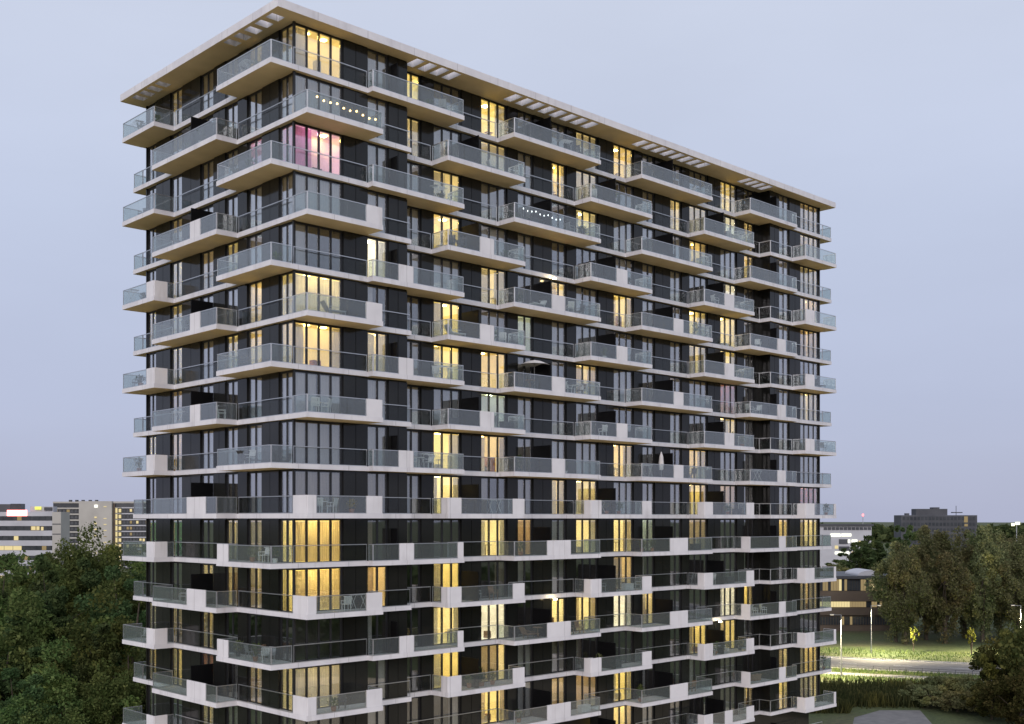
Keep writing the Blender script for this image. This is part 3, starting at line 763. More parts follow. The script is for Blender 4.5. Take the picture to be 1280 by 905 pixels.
def strings(pts, k, nb, mat, label, r=.055, sag=.10):
    o = empty('string_lights', (pts[0][0], pts[0][1], slab_top(k)))
    (x0, y0, z0), (x1, y1, z1) = pts; V, Fc = [], []
    for i in range(nb):
        t = (i+.5)/nb; ph = abs(math.sin(t*math.pi*3))
        p = Vector(((x1-x0)*t, (y1-y0)*t, z0+(z1-z0)*t-sag*ph))
        n = 6; bv = []
        for z, q in ((.06, .3), (0, 1), (-.05, .6)): bv += [(math.cos(j*1.0472)*r*q, math.sin(j*1.0472)*r*q, z) for j in range(n)]
        bf = [tuple(range(n)), tuple(range(3*n-1, 2*n-1, -1))]+[(a*n+j, (a+1)*n+j, (a+1)*n+(j+1) % n, a*n+(j+1) % n) for a in (0, 1) for j in range(n)]
        key = ('bulb', r, mat); me = CACHE.get(key) or CACHE.setdefault(key, mesh_from(bv, bf, [mat]))
        link('bulb', me, p, o, local=True)
        b = len(V); V += boxv((p.x-.008, p.x+.008, p.y-.008, p.y+.008, p.z+.06, z0+.06)); Fc += [tuple(q+b for q in f) for f in BF]
    b = len(V); V += boxv((0, x1-x0, -.006, .006, z0+.06, z0+.075)); Fc += [tuple(q+b for q in f) for f in BF]
    link('cable', mesh_from(V, Fc, ['dark_plastic']), (0, 0, 0), o, local=True)
    return tag(o, label, 'string lights')
strings([(.4, -1.55, .95), (5.2, -1.55, .62)], 2, 10, 'bulb', 'string of warm round bulbs along the rail of the corner balcony above the pink room', .075, .16)
strings([(18.6, -.55, .92), (22.8, -.55, .80)], 3, 10, 'fairy', 'string of tiny white fairy lights inside a glass balustrade', .03, .16)
CB = 'on the corner balcony of the '
for x, y, rz in ((.75, -1.2, 2.6), (1.55, -1.15, -2.5)): chair(x, y, 8, rz, 'white_plastic', 'white slatted garden chair '+CB+storey(8), 'chairs on the eighth storey corner balcony')
table(1.15, -.75, 8, 'white_plastic', 'white round bistro table '+CB+storey(8))
for x, y, rz in ((.9, -1.2, 2.9), (2.0, -1.1, -2.6)): chair(x, y, 10, rz, 'white_plastic', 'white slatted garden chair '+CB+storey(10), 'chairs on the tenth storey corner balcony')
table(1.5, -.8, 10, 'white_plastic', 'white round bistro table '+CB+storey(10))
plant(3.3, -1.35, 10, .55, 'leaf_yellow', 'small yellow-green potted plant '+CB+storey(10), 3)
lounger(2.1, -1.1, 6, 1.4, 'galvanised', 'grey lounge chair '+CB+storey(6))
rack(3.9, -1.2, 12, .2, 'white folding clothes rack '+CB+storey(12))
chair(3.0, -1.2, 12, 2.9, 'white_plastic', 'white garden chair beside clothes rack '+CB+storey(12))
plant(2.0, -1.3, 14, .5, 'leaf_mid', 'leafy potted plant '+CB+storey(14), 5)
chair(2.9, -.9, 14, 2.4, 'dark_plastic', 'dark garden chair '+CB+storey(14))
# short side
chair(-.9, 7.0, 8, 1.2, 'white_plastic', 'white garden chair behind glass on the short side, '+storey(8))
plant(-1.3, 2.2, 13, .8, 'leaf_mid', 'bushy green potted plant on the left corner balcony, '+storey(13), 7)
for y, rz in ((3.3, 1.5), (1.1, -1.4)): chair(-1.0, y, 13, rz, 'galvanised', 'grey garden chair on the left corner balcony of the '+storey(13), 'chairs on the thirteenth storey left corner balcony')
lounger(-1.0, 3.4, 9, 1.57, 'dark_plastic', 'dark lounge chair on the left corner balcony of the '+storey(9))
for i, y in enumerate((11.4, 12.6)): chair(-1.0, y, 6-2*i, 1.5, 'galvanised', 'grey garden chair behind the short side balustrade, '+storey(6-2*i))
plant(-1.3, 17.6, 7, .5, 'leaf_dark', 'dark potted plant on the far left balcony of the '+storey(7), 11)
# long side, odd storeys
chair(24.2, -.05, 5, 2.6, 'white_plastic', 'white garden chair next to a white lounge chair, '+storey(5))
lounger(20.9, 0.0, 5, -1.5, 'white_plastic', 'white lounge chair behind the wide balcony glass, '+storey(5))
parasol(20.7, .25, 7, 'open pale parasol on a middle balcony of the '+storey(7))
table(20.1, .1, 7, 'wood', 'small brown table under the open parasol of the '+storey(7))
for x, rz in ((24.0, 1.4), (25.6, -1.4)): chair(x, .0, 7, rz, 'white_plastic', 'white garden chair beside the parasol balcony panel, '+storey(7), 'chairs on the parasol balcony')
table(24.8, .05, 7, 'white_plastic', 'white table between two white chairs, '+storey(7))
parasol(35.2, .1, 9, 'folded pale parasol standing against a white balcony panel, '+storey(9), open_=False)
for x, rz in ((38.0, 1.4), (39.4, -1.4)): chair(x, .1, 9, rz, 'dark_plastic', 'dark garden chair behind the glass right of the folded parasol, '+storey(9), 'chairs by the folded parasol')
for x, rz in ((47.6, 1.4), (48.9, -1.4)): chair(x, .0, 7, rz, 'white_plastic', 'white garden chair beside the recessed dark wall, '+storey(7), 'chairs by the recessed dark wall')
table(9.6, -.1, 9, 'white_plastic', 'white table between pale chairs, ninth storey from the roof')
for x, rz in ((9.0, 1.5), (10.4, -1.5)): chair(x, -.1, 9, rz, 'white_plastic', 'white garden chair in front of lit windows, '+storey(9), 'chairs in front of lit windows')
chair(11.4, .2, 7, 2.2, 'white_plastic', 'white garden chair behind the end of the glass, '+storey(7))
rack(11.6, .1, 3, .1, 'white clothes rack at the end of a glass balcony, '+storey(3))
chair(11.8, .1, 1, 2.4, 'galvanised', 'grey garden chair on a balcony of the '+storey(1))
plant(10.8, .4, 1, .5, 'leaf_dark', 'dark potted plant behind the glass of the '+storey(1), 13)
for x in (24.4, 25.8): chair(x, .1, 3, 1.4, 'galvanised', 'grey garden chair beyond the string of fairy lights', 'chairs beyond the fairy lights')
chair(25.3, .2, 1, 2.0, 'dark_plastic', 'dark garden chair at the end of a balcony of the '+storey(1))
lounger(20.0, .1, 13, 1.5, 'wood', 'brown lounge chair on the balcony below a lit soffit lamp, '+storey(13))
table(21.0, .2, 13, 'wood', 'brown table beside the lounge chair, '+storey(13))
for x in (24.3, 25.4): chair(x, .1, 13, 1.4, 'wood', 'brown garden chair right of the wide white panel, '+storey(13), 'chairs right of the wide white panel')
plant(33.0, .3, 11, .6, 'leaf_mid', 'green potted plant in front of yellow-green windows, '+storey(11), 17)
plant(34.3, .3, 11, .7, 'leaf_mid', 'taller green plant in front of yellow-green windows, '+storey(11), 18)
for x in (48.2, 49.6): chair(x, -.1, 13, 1.0, 'white_plastic', 'white garden chair beside the recessed wall, '+storey(13), 'chairs beside the recessed wall')
plant(32.4, .0, 15, .9, 'leaf_dark', 'tall dark plant on a balcony of the '+storey(15), 19)
# long side, even storeys
for x in (44.9, 46.2): chair(x, .2, 2, 1.6, 'white_plastic', 'white garden chair under bright white windows, '+storey(2), 'chairs under bright white windows')
table(45.5, .3, 2, 'white_plastic', 'white table under bright white windows, '+storey(2))
for x in (45.0, 46.3): chair(x, .2, 4, 1.6, 'galvanised', 'grey garden chair on the balcony next to the recessed wall, '+storey(4), 'chairs next to the recessed wall')
table(45.9, .2, 6, 'white_plastic', 'white table lit from the window behind, '+storey(6))
for x in (12.6, 13.6): chair(x, .1, 4, 2.5, 'dark_plastic', 'dark garden chair in front of yellow windows, '+storey(4), 'chairs in front of yellow windows')
plant(17.9, .3, 4, .5, 'leaf_dark', 'dark potted plant at the end of a balcony of the '+storey(4), 23)
lounger(12.9, .1, 6, 1.5, 'white_plastic', 'white lounge chair in front of yellow windows, '+storey(6))
for x in (13.6, 15.0): chair(x, .2, 10, 1.5, 'dark_plastic', 'dark garden chair between white corner panels, '+storey(10), 'chairs between white corner panels')
plant(28.6, .2, 10, .9, 'leaf_dark', 'bushy dark plant between the white panels of a middle balcony, '+storey(10), 29)
plant(30.0, .2, 10, .7, 'leaf_mid', 'greener bushy plant between the white panels of a middle balcony, '+storey(10), 30)
chair(27.9, .1, 12, 1.5, 'galvanised', 'grey garden chair on a middle balcony of the '+storey(12))
plant(29.4, .1, 12, .8, 'leaf_dark', 'dark plant beside a grey chair, '+storey(12), 31)
for i, x in enumerate((14.2, 15.4, 16.4)): plant(x, .1, 14, .5+.15*i, 'leaf_autumn', ('low', 'medium', 'tall')[i]+' autumn coloured plant on a balcony of the '+storey(14), 37+i)
table(42.6, .0, 14, 'white_plastic', 'white table in the glow of a soffit lamp, '+storey(14))
for x in (41.9, 43.4): chair(x, .0, 14, 1.5, 'white_plastic', 'white garden chair in the glow of a soffit lamp, '+storey(14), 'chairs in the glow of a soffit lamp')
for x in (57.0, 58.2): chair(x, -1.0, 8, 1.6, 'galvanised', 'grey garden chair at the far right corner, '+storey(8), 'chairs at the far right corner')
plant(58.6, -1.1, 10, .8, 'leaf_dark', 'dark plant at the far right corner, '+storey(10), 41)
lounger(57.6, -.9, 6, 1.5, 'dark_plastic', 'dark lounge chair at the far right corner, '+storey(6))
plant(60.5, .3, 15, 1.1, 'leaf_dark', 'round bushy plant on the end balcony of the '+storey(15), 43)

NTH = ['first', 'second', 'third', 'fourth']
def box_chest(x, y, k, mat, label):
    S = [(-.5, .5, -.22, .22, .04, .50), (-.53, .53, -.25, .25, .50, .56), (-.48, -.40, -.2, -.12, 0, .04), (.40, .48, -.2, -.12, 0, .04), (-.48, -.40, .12, .2, 0, .04), (.40, .48, .12, .2, 0, .04)]
    return tag(rawmesh('storage_chest', [(mat, S)], (x, y, slab_top(k)), 0), label, 'chest')
r2 = random.Random(21)
for k in range(1, 16):
    for i, (x0, x1) in enumerate(BO if k % 2 else BE):
        if k == 15 and i == 0: continue
        where = NTH[i]+' long-side balcony from corner, '+storey(k)
        free = [x0+.5+(x1-x0-1.0)*(j+.5)/5 for j in range(5)]; r2.shuffle(free)
        yy = lambda x: -.35 if (x < XA+.3 or x > XC-.3) else r2.uniform(-.2, .6)
        for x in free[:r2.randint(1, 3)]:
            q = r2.random(); y = yy(x)
            if x < XA+.7 or x > XC-.7: continue
            if q < .40: plant(x, y, k, r2.uniform(.3, 1.1), r2.choice(('leaf_mid', 'leaf_dark', 'leaf_autumn')), 'potted plant on the '+where, r2.randint(0, 9999), 'pot plants, balcony %d of storey %d' % (i+1, k), r2.choice(('terracotta', 'dark_plastic', 'canvas')))
            elif q < .72:
                mt, cn = r2.choice((('dark_plastic', 'black'), ('galvanised', 'grey'), ('wood', 'wooden'), ('white_plastic', 'white')))
                chair(x, y, k, r2.uniform(0, 6.28), mt, 'loose '+cn+' chair on the '+where, 'loose chairs, balcony %d of storey %d' % (i+1, k))
            elif q < .86: box_chest(x, y, k, r2.choice(('wood', 'dark_plastic', 'canvas')), 'low storage chest on the '+where)['group'] = 'chests, balcony %d of storey %d' % (i+1, k)
            else: rack(x, y, k, r2.uniform(-.3, .3), 'airing rack on the '+where)['group'] = 'racks, balcony %d of storey %d' % (i+1, k)

for k in range(1, 15):                               # short side and near corner
    for nm_, y0, y1 in ((('left corner', .3, 5.6), ('far left', 15.4, 19.1)) if k % 2 else (('middle short-side', 6.8, 14.4),)):
        where = nm_+' balcony, '+storey(k)
        for j in range(r2.randint(1, 3)):
            y = r2.uniform(y0, y1); x = r2.uniform(-1.3, -.6); q = r2.random()
            if abs(y-9.7) < .4: continue
            if q < .45: plant(x, y, k, r2.uniform(.3, .9), r2.choice(('leaf_mid', 'leaf_dark', 'leaf_autumn')), 'leafy pot plant on the '+where, r2.randint(0, 9999), 'pot plants, %s balcony of storey %d' % (nm_, k), r2.choice(('terracotta', 'dark_plastic', 'canvas')))
            elif q < .85:
                mt, cn = r2.choice((('dark_plastic', 'black'), ('galvanised', 'grey'), ('wood', 'wooden'), ('white_plastic', 'white')))
                chair(x, y, k, r2.uniform(0, 6.28), mt, 'stray '+cn+' chair on the '+where, 'stray chairs, %s balcony of storey %d' % (nm_, k))
            else: rack(x, y, k, 1.4, 'airing rack on the '+where)['group'] = 'racks, %s balcony of storey %d' % (nm_, k)

# ------------------------------------------------------------------ trees
def leaf_cloud(rs, centres, radii, n, size, squash=1.0):
    k = len(centres); pick = rs.integers(0, k, n)
    d = rs.normal(size=(n, 3)); d /= np.linalg.norm(d, axis=1)[:, None]
    rr = rs.random(n)**.45
    P = centres[pick]+d*(rr*radii[pick])[:, None]*np.array([1, 1, squash])
    a = rs.normal(size=(n, 3)); a /= np.linalg.norm(a, axis=1)[:, None]
    b = np.cross(a, rs.normal(size=(n, 3))); b /= np.linalg.norm(b, axis=1)[:, None]
    s = size*(.45+1.1*rs.random(n)**2.2)[:, None]*1.25
    V = np.stack([P-a*s, P+b*s*.55, P+a*s, P-b*s*.55], 1).reshape(-1, 3)
    return V
def quads_mesh(V, mat, name):
    n = len(V)//4; me = bpy.data.meshes.new(name)
    me.vertices.add(4*n); me.vertices.foreach_set('co', V.astype(np.float32).ravel())
    me.loops.add(4*n); me.loops.foreach_set('vertex_index', np.arange(4*n, dtype=np.int32))
    me.polygons.add(n); me.polygons.foreach_set('loop_start', np.arange(0, 4*n, 4, dtype=np.int32))
    try: me.polygons.foreach_set('loop_total', np.full(n, 4, dtype=np.int32))
    except Exception: pass
    me.materials.append(M[mat]); me.update(calc_edges=True); return me
def limb(V, Fc, p0, p1, r0, r1, n=6):
    d = (p1-p0).normalized(); u = d.orthogonal().normalized(); v = d.cross(u); b = len(V)
    for p, r in ((p0, r0), (p1, r1)):
        for i in range(n): a = i*2*math.pi/n; V.append(tuple(p+u*math.cos(a)*r+v*math.sin(a)*r))
    Fc += [(b+i, b+(i+1) % n, b+n+(i+1) % n, b+n+i) for i in range(n)]
    Fc.append(tuple(b+n+i for i in range(n)))
def tree_meshes(seed, h, r, nleaf, size, mat, low=.22, shape='round', clumps=60):
    """trunk with limbs and a crown of leaf clumps; shape round / upright"""
    rs = np.random.default_rng(seed); rr = random.Random(seed)
    zc, zr = h*(low+1)/2, h*(1-low)/2
    cs, rd = [], []
    while len(cs) < clumps:
        d = rs.normal(size=3); d /= np.linalg.norm(d); q = rs.random()**.33
        x, y, z = d*q
        wz = 1.0
        if shape == 'upright': wz = .62+.38*(1-abs(z))
        lump = 1+.28*math.sin(3*math.atan2(y, x)+seed)+.18*math.sin(5*z+seed*1.7)
        cs.append((x*r*wz*lump, y*r*wz*lump, zc+z*zr*(.86+.14*math.sin(4*math.atan2(y, x)+seed*2)))); rd.append(r*(.10+.22*rs.random()**1.6))
    cs, rd = np.array(cs), np.array(rd)
    cr = quads_mesh(leaf_cloud(rs, cs, rd, nleaf, size, 1.35 if shape == 'upright' else .85), mat, 'crown')
    V, Fc = [], []
    tb = Vector((0, 0, -.2)); tt = Vector((rr.uniform(-.3, .3), rr.uniform(-.3, .3), h*.42)); t2 = Vector((rr.uniform(-.5, .5), rr.uniform(-.5, .5), h*.8))
    limb(V, Fc, tb, tt, h*.018+.06, h*.012+.04, 8); limb(V, Fc, tt, t2, h*.012+.04, .05, 8)
    for i in rs.choice(len(cs), 16, replace=False):
        t = rr.uniform(.3, 1); s = tb.lerp(tt, t) if t < .7 else tt.lerp(t2, (t-.7)*2)
        limb(V, Fc, s, Vector(cs[i]), h*.006+.03, .02, 5)
    return mesh_from(V, Fc, ['bark'], name='trunk'), cr
TK = {}
def tree(kind, p, h, r, label, group, name='tree', rz=None, cat='tree'):
    """kind: prototype key; meshes are shared and scaled"""
    if kind not in TK:
        proto = {'bl1': (1, 20, 6, 32000, .155, 'leaf_mid', .18, 'round', 70), 'bl2': (2, 20, 6, 32000, .155, 'leaf_dark', .15, 'round', 70), 'bl3': (3, 20, 6, 32000, .15, 'leaf_mid', .2, 'upright', 80),
                 'au1': (4, 20, 5.5, 28000, .18, 'leaf_autumn', .02, 'upright', 110), 'au2': (5, 20, 5.5, 28000, .18, 'leaf_autumn', .0, 'upright', 100), 'dk1': (6, 20, 5, 8000, .36, 'leaf_dark', .1, 'round', 60),
                 'yg1': (7, 4.2, 1.0, 900, .14, 'leaf_yellow', .3, 'upright', 24), 'bu1': (8, 4, 3.2, 7000, .15, 'leaf_autumn', .02, 'round', 50), 'bu2': (9, 9, 5, 14000, .19, 'leaf_reed', .05, 'round', 70)}[kind]
        TK[kind] = (proto, *tree_meshes(*proto))
    pr, tm, cm = TK[kind]
    o = empty(name, p, rng.random()*6.28 if rz is None else rz)
    sx, sz = r/pr[2], h/pr[1]
    for nm, me in (('trunk', tm), ('crown', cm)):
        c = bpy.data.objects.new(nm, me); C.objects.link(c); c.parent = o; c.scale = (sx, sx, sz)
    return tag(o, label, cat, group)
LT = [(22, 112, 702, 6.5, 'bl1'), (-14, 120, 690, 7, 'bl2'), (58, 128, 676, 6.5, 'bl3'), (98, 132, 647, 6.0, 'bl3'), (76, 118, 692, 6, 'bl2'), (132, 124, 690, 6, 'bl1'),
      (168, 116, 704, 6, 'bl2'), (150, 138, 678, 6, 'bl2'), (44, 100, 752, 5.5, 'bl1'), (112, 101, 742, 5.5, 'bl1'), (162, 99, 772, 4.6, 'bl2'), (4, 97, 765, 6, 'bl2'),
      (190, 130, 700, 6, 'bl1'), (82, 93, 806, 4.8, 'bl1'), (138, 93, 818, 4.0, 'bl3'), (30, 91, 835, 4.8, 'bl2'), (-20, 140, 700, 7, 'bl1'), (30, 145, 688, 6.5, 'bl2'), (118, 150, 664, 6, 'bl1'), (60, 88, 862, 4, 'bl3'), (176, 150, 690, 6, 'bl3')]
LL = {'bl1': 'broad mid green tree in the thick wood beside the tower', 'bl2': 'broad dark green tree in the thick wood beside the tower', 'bl3': 'slender upright green tree rising in the thick wood beside the tower'}
for i, (px, dep, ty, r, kd) in enumerate(LT):
    tree(kd, at(px, dep), topz(ty, dep), r, 'tallest green tree of the wood, below the slab block with the lit staircase' if i == 3 else LL[kd], None if i == 3 else 'wood beside the tower, '+kd[-1:], 'broadleaf_tree')
RT = [(1120, 228, 676, 4.8, 'au1'), (1132, 224, 668, 5.0, 'au2'), (1158, 232, 656, 5.6, 'au1'), (1182, 226, 663, 5.2, 'au1'), (1206, 236, 651, 5.6, 'au2'), (1228, 228, 656, 5.2, 'au1'), (1250, 238, 668, 5.4, 'au2'), (1274, 226, 678, 5.6, 'au1'), (1296, 238, 660, 6, 'au2'),
      (1170, 246, 660, 5.4, 'au2'), (1236, 250, 655, 5, 'au1'), (1131, 242, 690, 4.4, 'au2')]
for px, dep, ty, r, kd in RT:
    tree(kd, at(px, dep), topz(ty, dep), r, {'au1': 'upright brownish autumn tree in the row across the road', 'au2': 'rounded brownish autumn tree in the row across the road'}[kd], 'autumn trees across the road, '+kd[-1:], 'autumn_tree')
tree('dk1', at(1133, 310), topz(652, 310), 4.6, 'round dark evergreen tree in front of the dark office block', None, 'evergreen_tree')
for px, dep, ty in ((1088, 330, 666), (1076, 322, 674), (1064, 338, 688)):
    tree('dk1', at(px, dep), topz(ty, dep), 6, 'dark evergreen tree beside the office with bright white windows', 'evergreens beside the bright office', 'evergreen_tree')
for px, dep, ty in ((1046, 300, 700), (1032, 300, 702), (1112, 300, 700), (1250, 330, 660), (1275, 340, 660)):
    tree('au2', at(px, dep), topz(ty, dep), 7, 'far brownish tree behind the low brown building and the road trees', 'far brownish trees', 'autumn_tree')
g1 = ground(1142, 815); g2 = ground(1214, 820)
tree('yg1', g1, 5.0, .85, 'young yellow-green tree on the verge, lit by the street lamps', 'young verge trees', 'young_tree')
tree('yg1', g2, 5.4, .9, 'young yellow-green tree on the verge, lit by the street lamps', 'young verge trees', 'young_tree')
for px, dep, ty, r in ((1160, 150, 856, 3.2), (1182, 152, 842, 3.8), (1212, 152, 844, 3.6), (1196, 146, 862, 3.4), (1225, 145, 866, 3.4)):
    tree('bu1', at(px, dep), topz(ty, dep), r, 'rounded brownish shrub beside the footpath', 'shrubs beside the footpath', 'shrub', cat='shrub')
for px, dep, ty, r in ((1258, 150, 786, 4.4), (1286, 143, 768, 5.2), (1240, 140, 846, 3.8), (1276, 132, 835, 4.6)):
    tree('bu2', at(px, dep), topz(ty, dep), r, 'loose green tree overhanging the road in front of the street lamp', 'loose trees by the footpath', 'small_tree')
# ground cover: reeds, verge grass, far wood (one mass each)
def blades(name, pts, hmin, hmax, wd, mat, seed):
    rs = np.random.default_rng(seed); n = len(pts); P = np.array(pts)
    a = rs.random(n)*6.283; h = rs.uniform(hmin, hmax, n); ln = rs.normal(0, .22, (n, 2))*h[:, None]
    u = np.stack([np.cos(a)*wd, np.sin(a)*wd, np.zeros(n)], 1)
    top = P+np.stack([ln[:, 0], ln[:, 1], h], 1)
    V = np.stack([P-u, P+u, top+u*.3, top-u*.3], 1).reshape(-1, 3)
    o = link(name, quads_mesh(V, mat, name), (0, 0, 0)); return struct(o, 'stuff')
rs = np.random.default_rng(5)
pts = []
for _ in range(9000):
    px, py = rs.uniform(1000, 1160), rs.uniform(861, 892+0)
    if px > 1062 and py > 884+rs.normal(0, 1): continue
    g = ground(px, py); pts.append((g.x, g.y, 0))
o = blades('reed_bed', pts, .7, 1.9, .10, 'leaf_rush', 3); o['label'] = 'dark reeds and rough ground cover beside the road'; o['category'] = 'reeds'
pts = []
for _ in range(16000):
    s_ = rs.uniform(-40, 50); n_ = rs.choice([rs.uniform(15.5, 30), rs.uniform(-4.8, -.5), rs.uniform(-16, -8.4)])
    p = rp(s_, n_); pts.append((p.x, p.y, 0))
o = blades('verge_grass', pts, .15, .55, .05, 'leaf_mid', 4); o['label'] = 'rough grass on the road verges'; o['category'] = 'grass'
def wood(name, arcs, n, hmin, hmax, size, mat, seed, label):
    rs = np.random.default_rng(seed); P = []
    for (l0, l1, d0, d1, share) in arcs:
        m = int(n*share); la, de = rs.uniform(l0, l1, m), rs.uniform(d0, d1, m)
        hh = (hmin+(hmax-hmin)*(.5+.5*np.sin(la*.045+np.sin(la*.13)*2)))*rs.random(m)**.6
        for x, y, z in zip(la, de, hh): v = W(x, y); P.append((v.x, v.y, z))
    P = np.array(P); k = len(P)
    V = leaf_cloud(rs, P, np.full(k, size), k, size)
    o = link(name, quads_mesh(V, mat, name), (0, 0, 0)); struct(o, 'stuff'); o['label'] = label; o['category'] = 'wood'; return o
wood('far_wood', [(-900, 900, 1150, 1300, 1)], 30000, 10, 17, 3.2, 'leaf_dark', 8, 'long dark line of woodland on the horizon')
wood('park_wood', [(-190, 170, -95, -60, .5), (-190, -150, -60, 120, .25), (120, 170, -60, 90, .25)], 22000, 8, 15, 1.3, 'leaf_dark', 9, 'park trees around the tower, mirrored in its lower windows')

# ------------------------------------------------------------------ street furniture
def street_lamp(p, h, label, sign=1):
    o = empty('street_lamp', p, YAW)
    V, Fc = [], []; limb(V, Fc, Vector((0, 0, 0)), Vector((0, 0, h)), .11, .06, 8)
    link('pole', mesh_from(V, Fc, ['galvanised'], smooth=False), (0, 0, 0), o, local=True)
    boxes('arm', [(0, -sign*1.3, -.03, .03, h-.06, h)], 'galvanised', o, local=True)
    hd = boxes('lamp_head', [(-sign*1.1, -sign*1.8, -.12, .12, h-.02, h+.10)], 'galvanised', o, local=True)
    lx = -sign*1.45
    c = boxes('lens', [(lx-.25, lx+.25, -.09, .09, h-.045, h-.022)], 'street_lens', o, local=True)
    ld = bpy.data.lights.new('street_light', 'SPOT'); ld.energy = 42000; ld.color = (1.0, .86, .56); ld.shadow_soft_size = .15; ld.spot_size = R(142); ld.spot_blend = .5
    lo = bpy.data.objects.new('street_light', ld); C.objects.link(lo); lo.parent = o; lo.location = (lx, 0, h-.25)
    tag(o, label, 'street lamp', None)
    return o
street_lamp(ground(1051.5, 846), 9.8, 'street lamp on a tall grey pole between the road and the cycle path')
street_lamp(ground(1089, 817), 8.9, 'street lamp on a pole on the grass verge near the low brown building', -1)
street_lamp(at(1276, 205), 9.2, 'street lamp pole half hidden by the loose tree')
street_lamp(at(74, 142), 8.5, 'street lamp glimpsed between the trees of the wood')
street_lamp(at(12, 118), 8.0, 'street lamp deep in the wood beside the tower')
street_lamp(rp(34, -2.2), 9.8, 'unseen street lamp added to light the road beyond the loose trees')  # outside the view, added to keep the whole road lit
o = empty('guard_rail', rp(-60, -1.4), YAW+math.atan2(RD[1], RD[0]))
for zz in (.45, .75): boxes('rail', [(0, 150, -.03, .03, zz, zz+.07)], 'far_dark', o, local=True)
for i in range(61): boxes('post', [(i*2.5, i*2.5+.08, .035, .11, 0, .85)], 'far_dark', o, local=True)
tag(o, 'dark metal guard rail along the near edge of the road', 'guard rail')

# ------------------------------------------------------------------ far buildings
class Far:
    def __init__(s, name, px0, px1, dep, label, cat='building'):
        s.pc, s.dep = (px0+px1)/2, dep; s.o = empty(name, at(s.pc, dep), YAW); tag(s.o, label, cat)
    def b(s, name, px0, px1, py0, py1, y0, y1, mat, parent=None):
        """front box between pixel bounds, y0..y1 metres behind (+) the front plane"""
        k = s.dep/F_PX; z1, z0 = topz(py0, s.dep), max(0, topz(py1, s.dep))
        bx_ = ((px0-s.pc)*k, (px1-s.pc)*k, y0, y1, z0, z1)
        return boxes(name, [bx_], mat, parent or s.o, local=True) if parent is None else boxes(name, [bx_], mat, s.o, local=True)
fr = random.Random(11)
# white banded office with the red sign
f = Far('banded_office', -36, 77, 380, 'white office block with dark window bands and a glowing red roof sign')
f.b('wall', -36, 66, 640, 745, .35, 7, 'far_glass')
for i in range(8):
    y = 639+i*12.35
    f.b('band', -36, 66, y+(1 if i == 0 else -.5), y+6.2, 0, .34, 'far_white')
    x = -34
    while x < 62:
        wd = fr.choice((6, 8, 11)); mt = 'far_glass'
        q = fr.random()
        if q < .16: mt = 'office_dim'
        elif q < .22: mt = 'office_warm'
        f.b('window', x, min(x+wd-.6, 64), y+6.4, y+11.6, .22, .33, mt); x += wd
for x0, x1, y in ((39, 44, 658), (45.5, 49, 658), (51, 54, 658.5)): f.b('lit_window', x0, x1, y, y+4.5, .12, .21, 'office_warm')
f.b('stair_tower', 66.2, 77, 640, 745, -.6, 7, 'far_beige')
for y in (654.5, 667): f.b('dark_strip', 66.4, 76.8, y, y+1.2, -.66, -.61, 'far_dark')  # thin dark strips across the stair tower front
f.b('roof_plant', -36, 8, 630, 639.8, 3, 6.5, 'far_dark'); f.b('roof_plant', 8.2, 21, 629.5, 639.8, 3, 6.5, 'far_glass'); f.b('roof_plant', 33, 62, 633, 639.8, 3, 6.5, 'far_white')
f.b('roof_plant', 51, 61, 634, 638, 2.7, 2.95, 'far_dark')
for i in range(9): f.b('sign_letter', 10.5+i*2.5, 12.6+i*2.5, 638.5+(i % 3 == 1)*.8, 644, -.5, -.2, 'sign_white')
f.b('sign_backing', 9, 34, 637.5, 645, -.15, -.02, 'neon_red')
f.b('roof_sign', 39.5, 47.5, 633, 637, 2.5, 2.7, 'sign_yellow')
# slab block with the lit staircase
f = Far('slab_block', 66, 190, 560, 'tall beige slab block with a lit glass staircase and balcony floors')
f.b('wall', 66, 190, 628, 745, .5, 9, 'far_glass')
f.b('blank_wall', 100, 141, 626.5, 745, -1.5, .49, 'far_beige'); f.b('roof_edge', 66, 99.8, 627, 629, 0, .49, 'far_beige'); f.b('roof_edge', 141.2, 190, 626.8, 629, 0, .49, 'far_beige')
for i in range(13):
    y = 633+i*7.4
    f.b('floor_band', 66, 99.8, y+1.5, y+3.3, -.3, .49, 'far_beige'); f.b('floor_band', 152, 190, y+1, y+2.4, -.3, .49, 'far_white')
    f.b('stair_window', 144.2, 146.4, y+2.2, y+8.0, .1, .49, 'office_warm'); f.b('stair_window', 148.2, 151, y+3, y+7.4, .1, .49, 'office_warm')
    f.b('stair_landing', 144, 151.2, y+1.2, y+1.9, -.2, .09, 'far_beige')
    if i not in (1, 7): f.b('wall_light', 131, 134.5, y, y+.8, -1.7, -1.51, 'office_warm' if i not in (5, 8) else 'office_dim')
    if i in (0, 2, 3, 4, 5, 8): f.b('wall_light', 119.6, 122.2 if i else 123.5, y-2, y-(.2 if i else -1.5), -1.8, -1.51, 'office_white' if i == 0 else 'office_warm')
    for x in range(154, 188, 4):
        q = fr.random()
        if q < .3: f.b('window', x, x+2.6, y+3.2, y+6.6, .3, .49, 'office_warm' if q < .08 else 'office_dim')
        else: f.b('window', x, x+2.6, y+3.2, y+6.6, .3, .49, 'far_dark')
    for x in range(68, 98, 5): f.b('window', x, x+3.6, y+4, y+7.6, .3, .49, 'far_dark' if fr.random() < .9 else 'office_dim')
f.b('stair_frame', 141.3, 143.8, 629, 745, -.2, .49, 'far_brown')
for x in (80, 88, 96, 105, 113): f.b('roof_vent', x, x+2.6, 624.6, 626.9, 6, 8, 'far_dark')
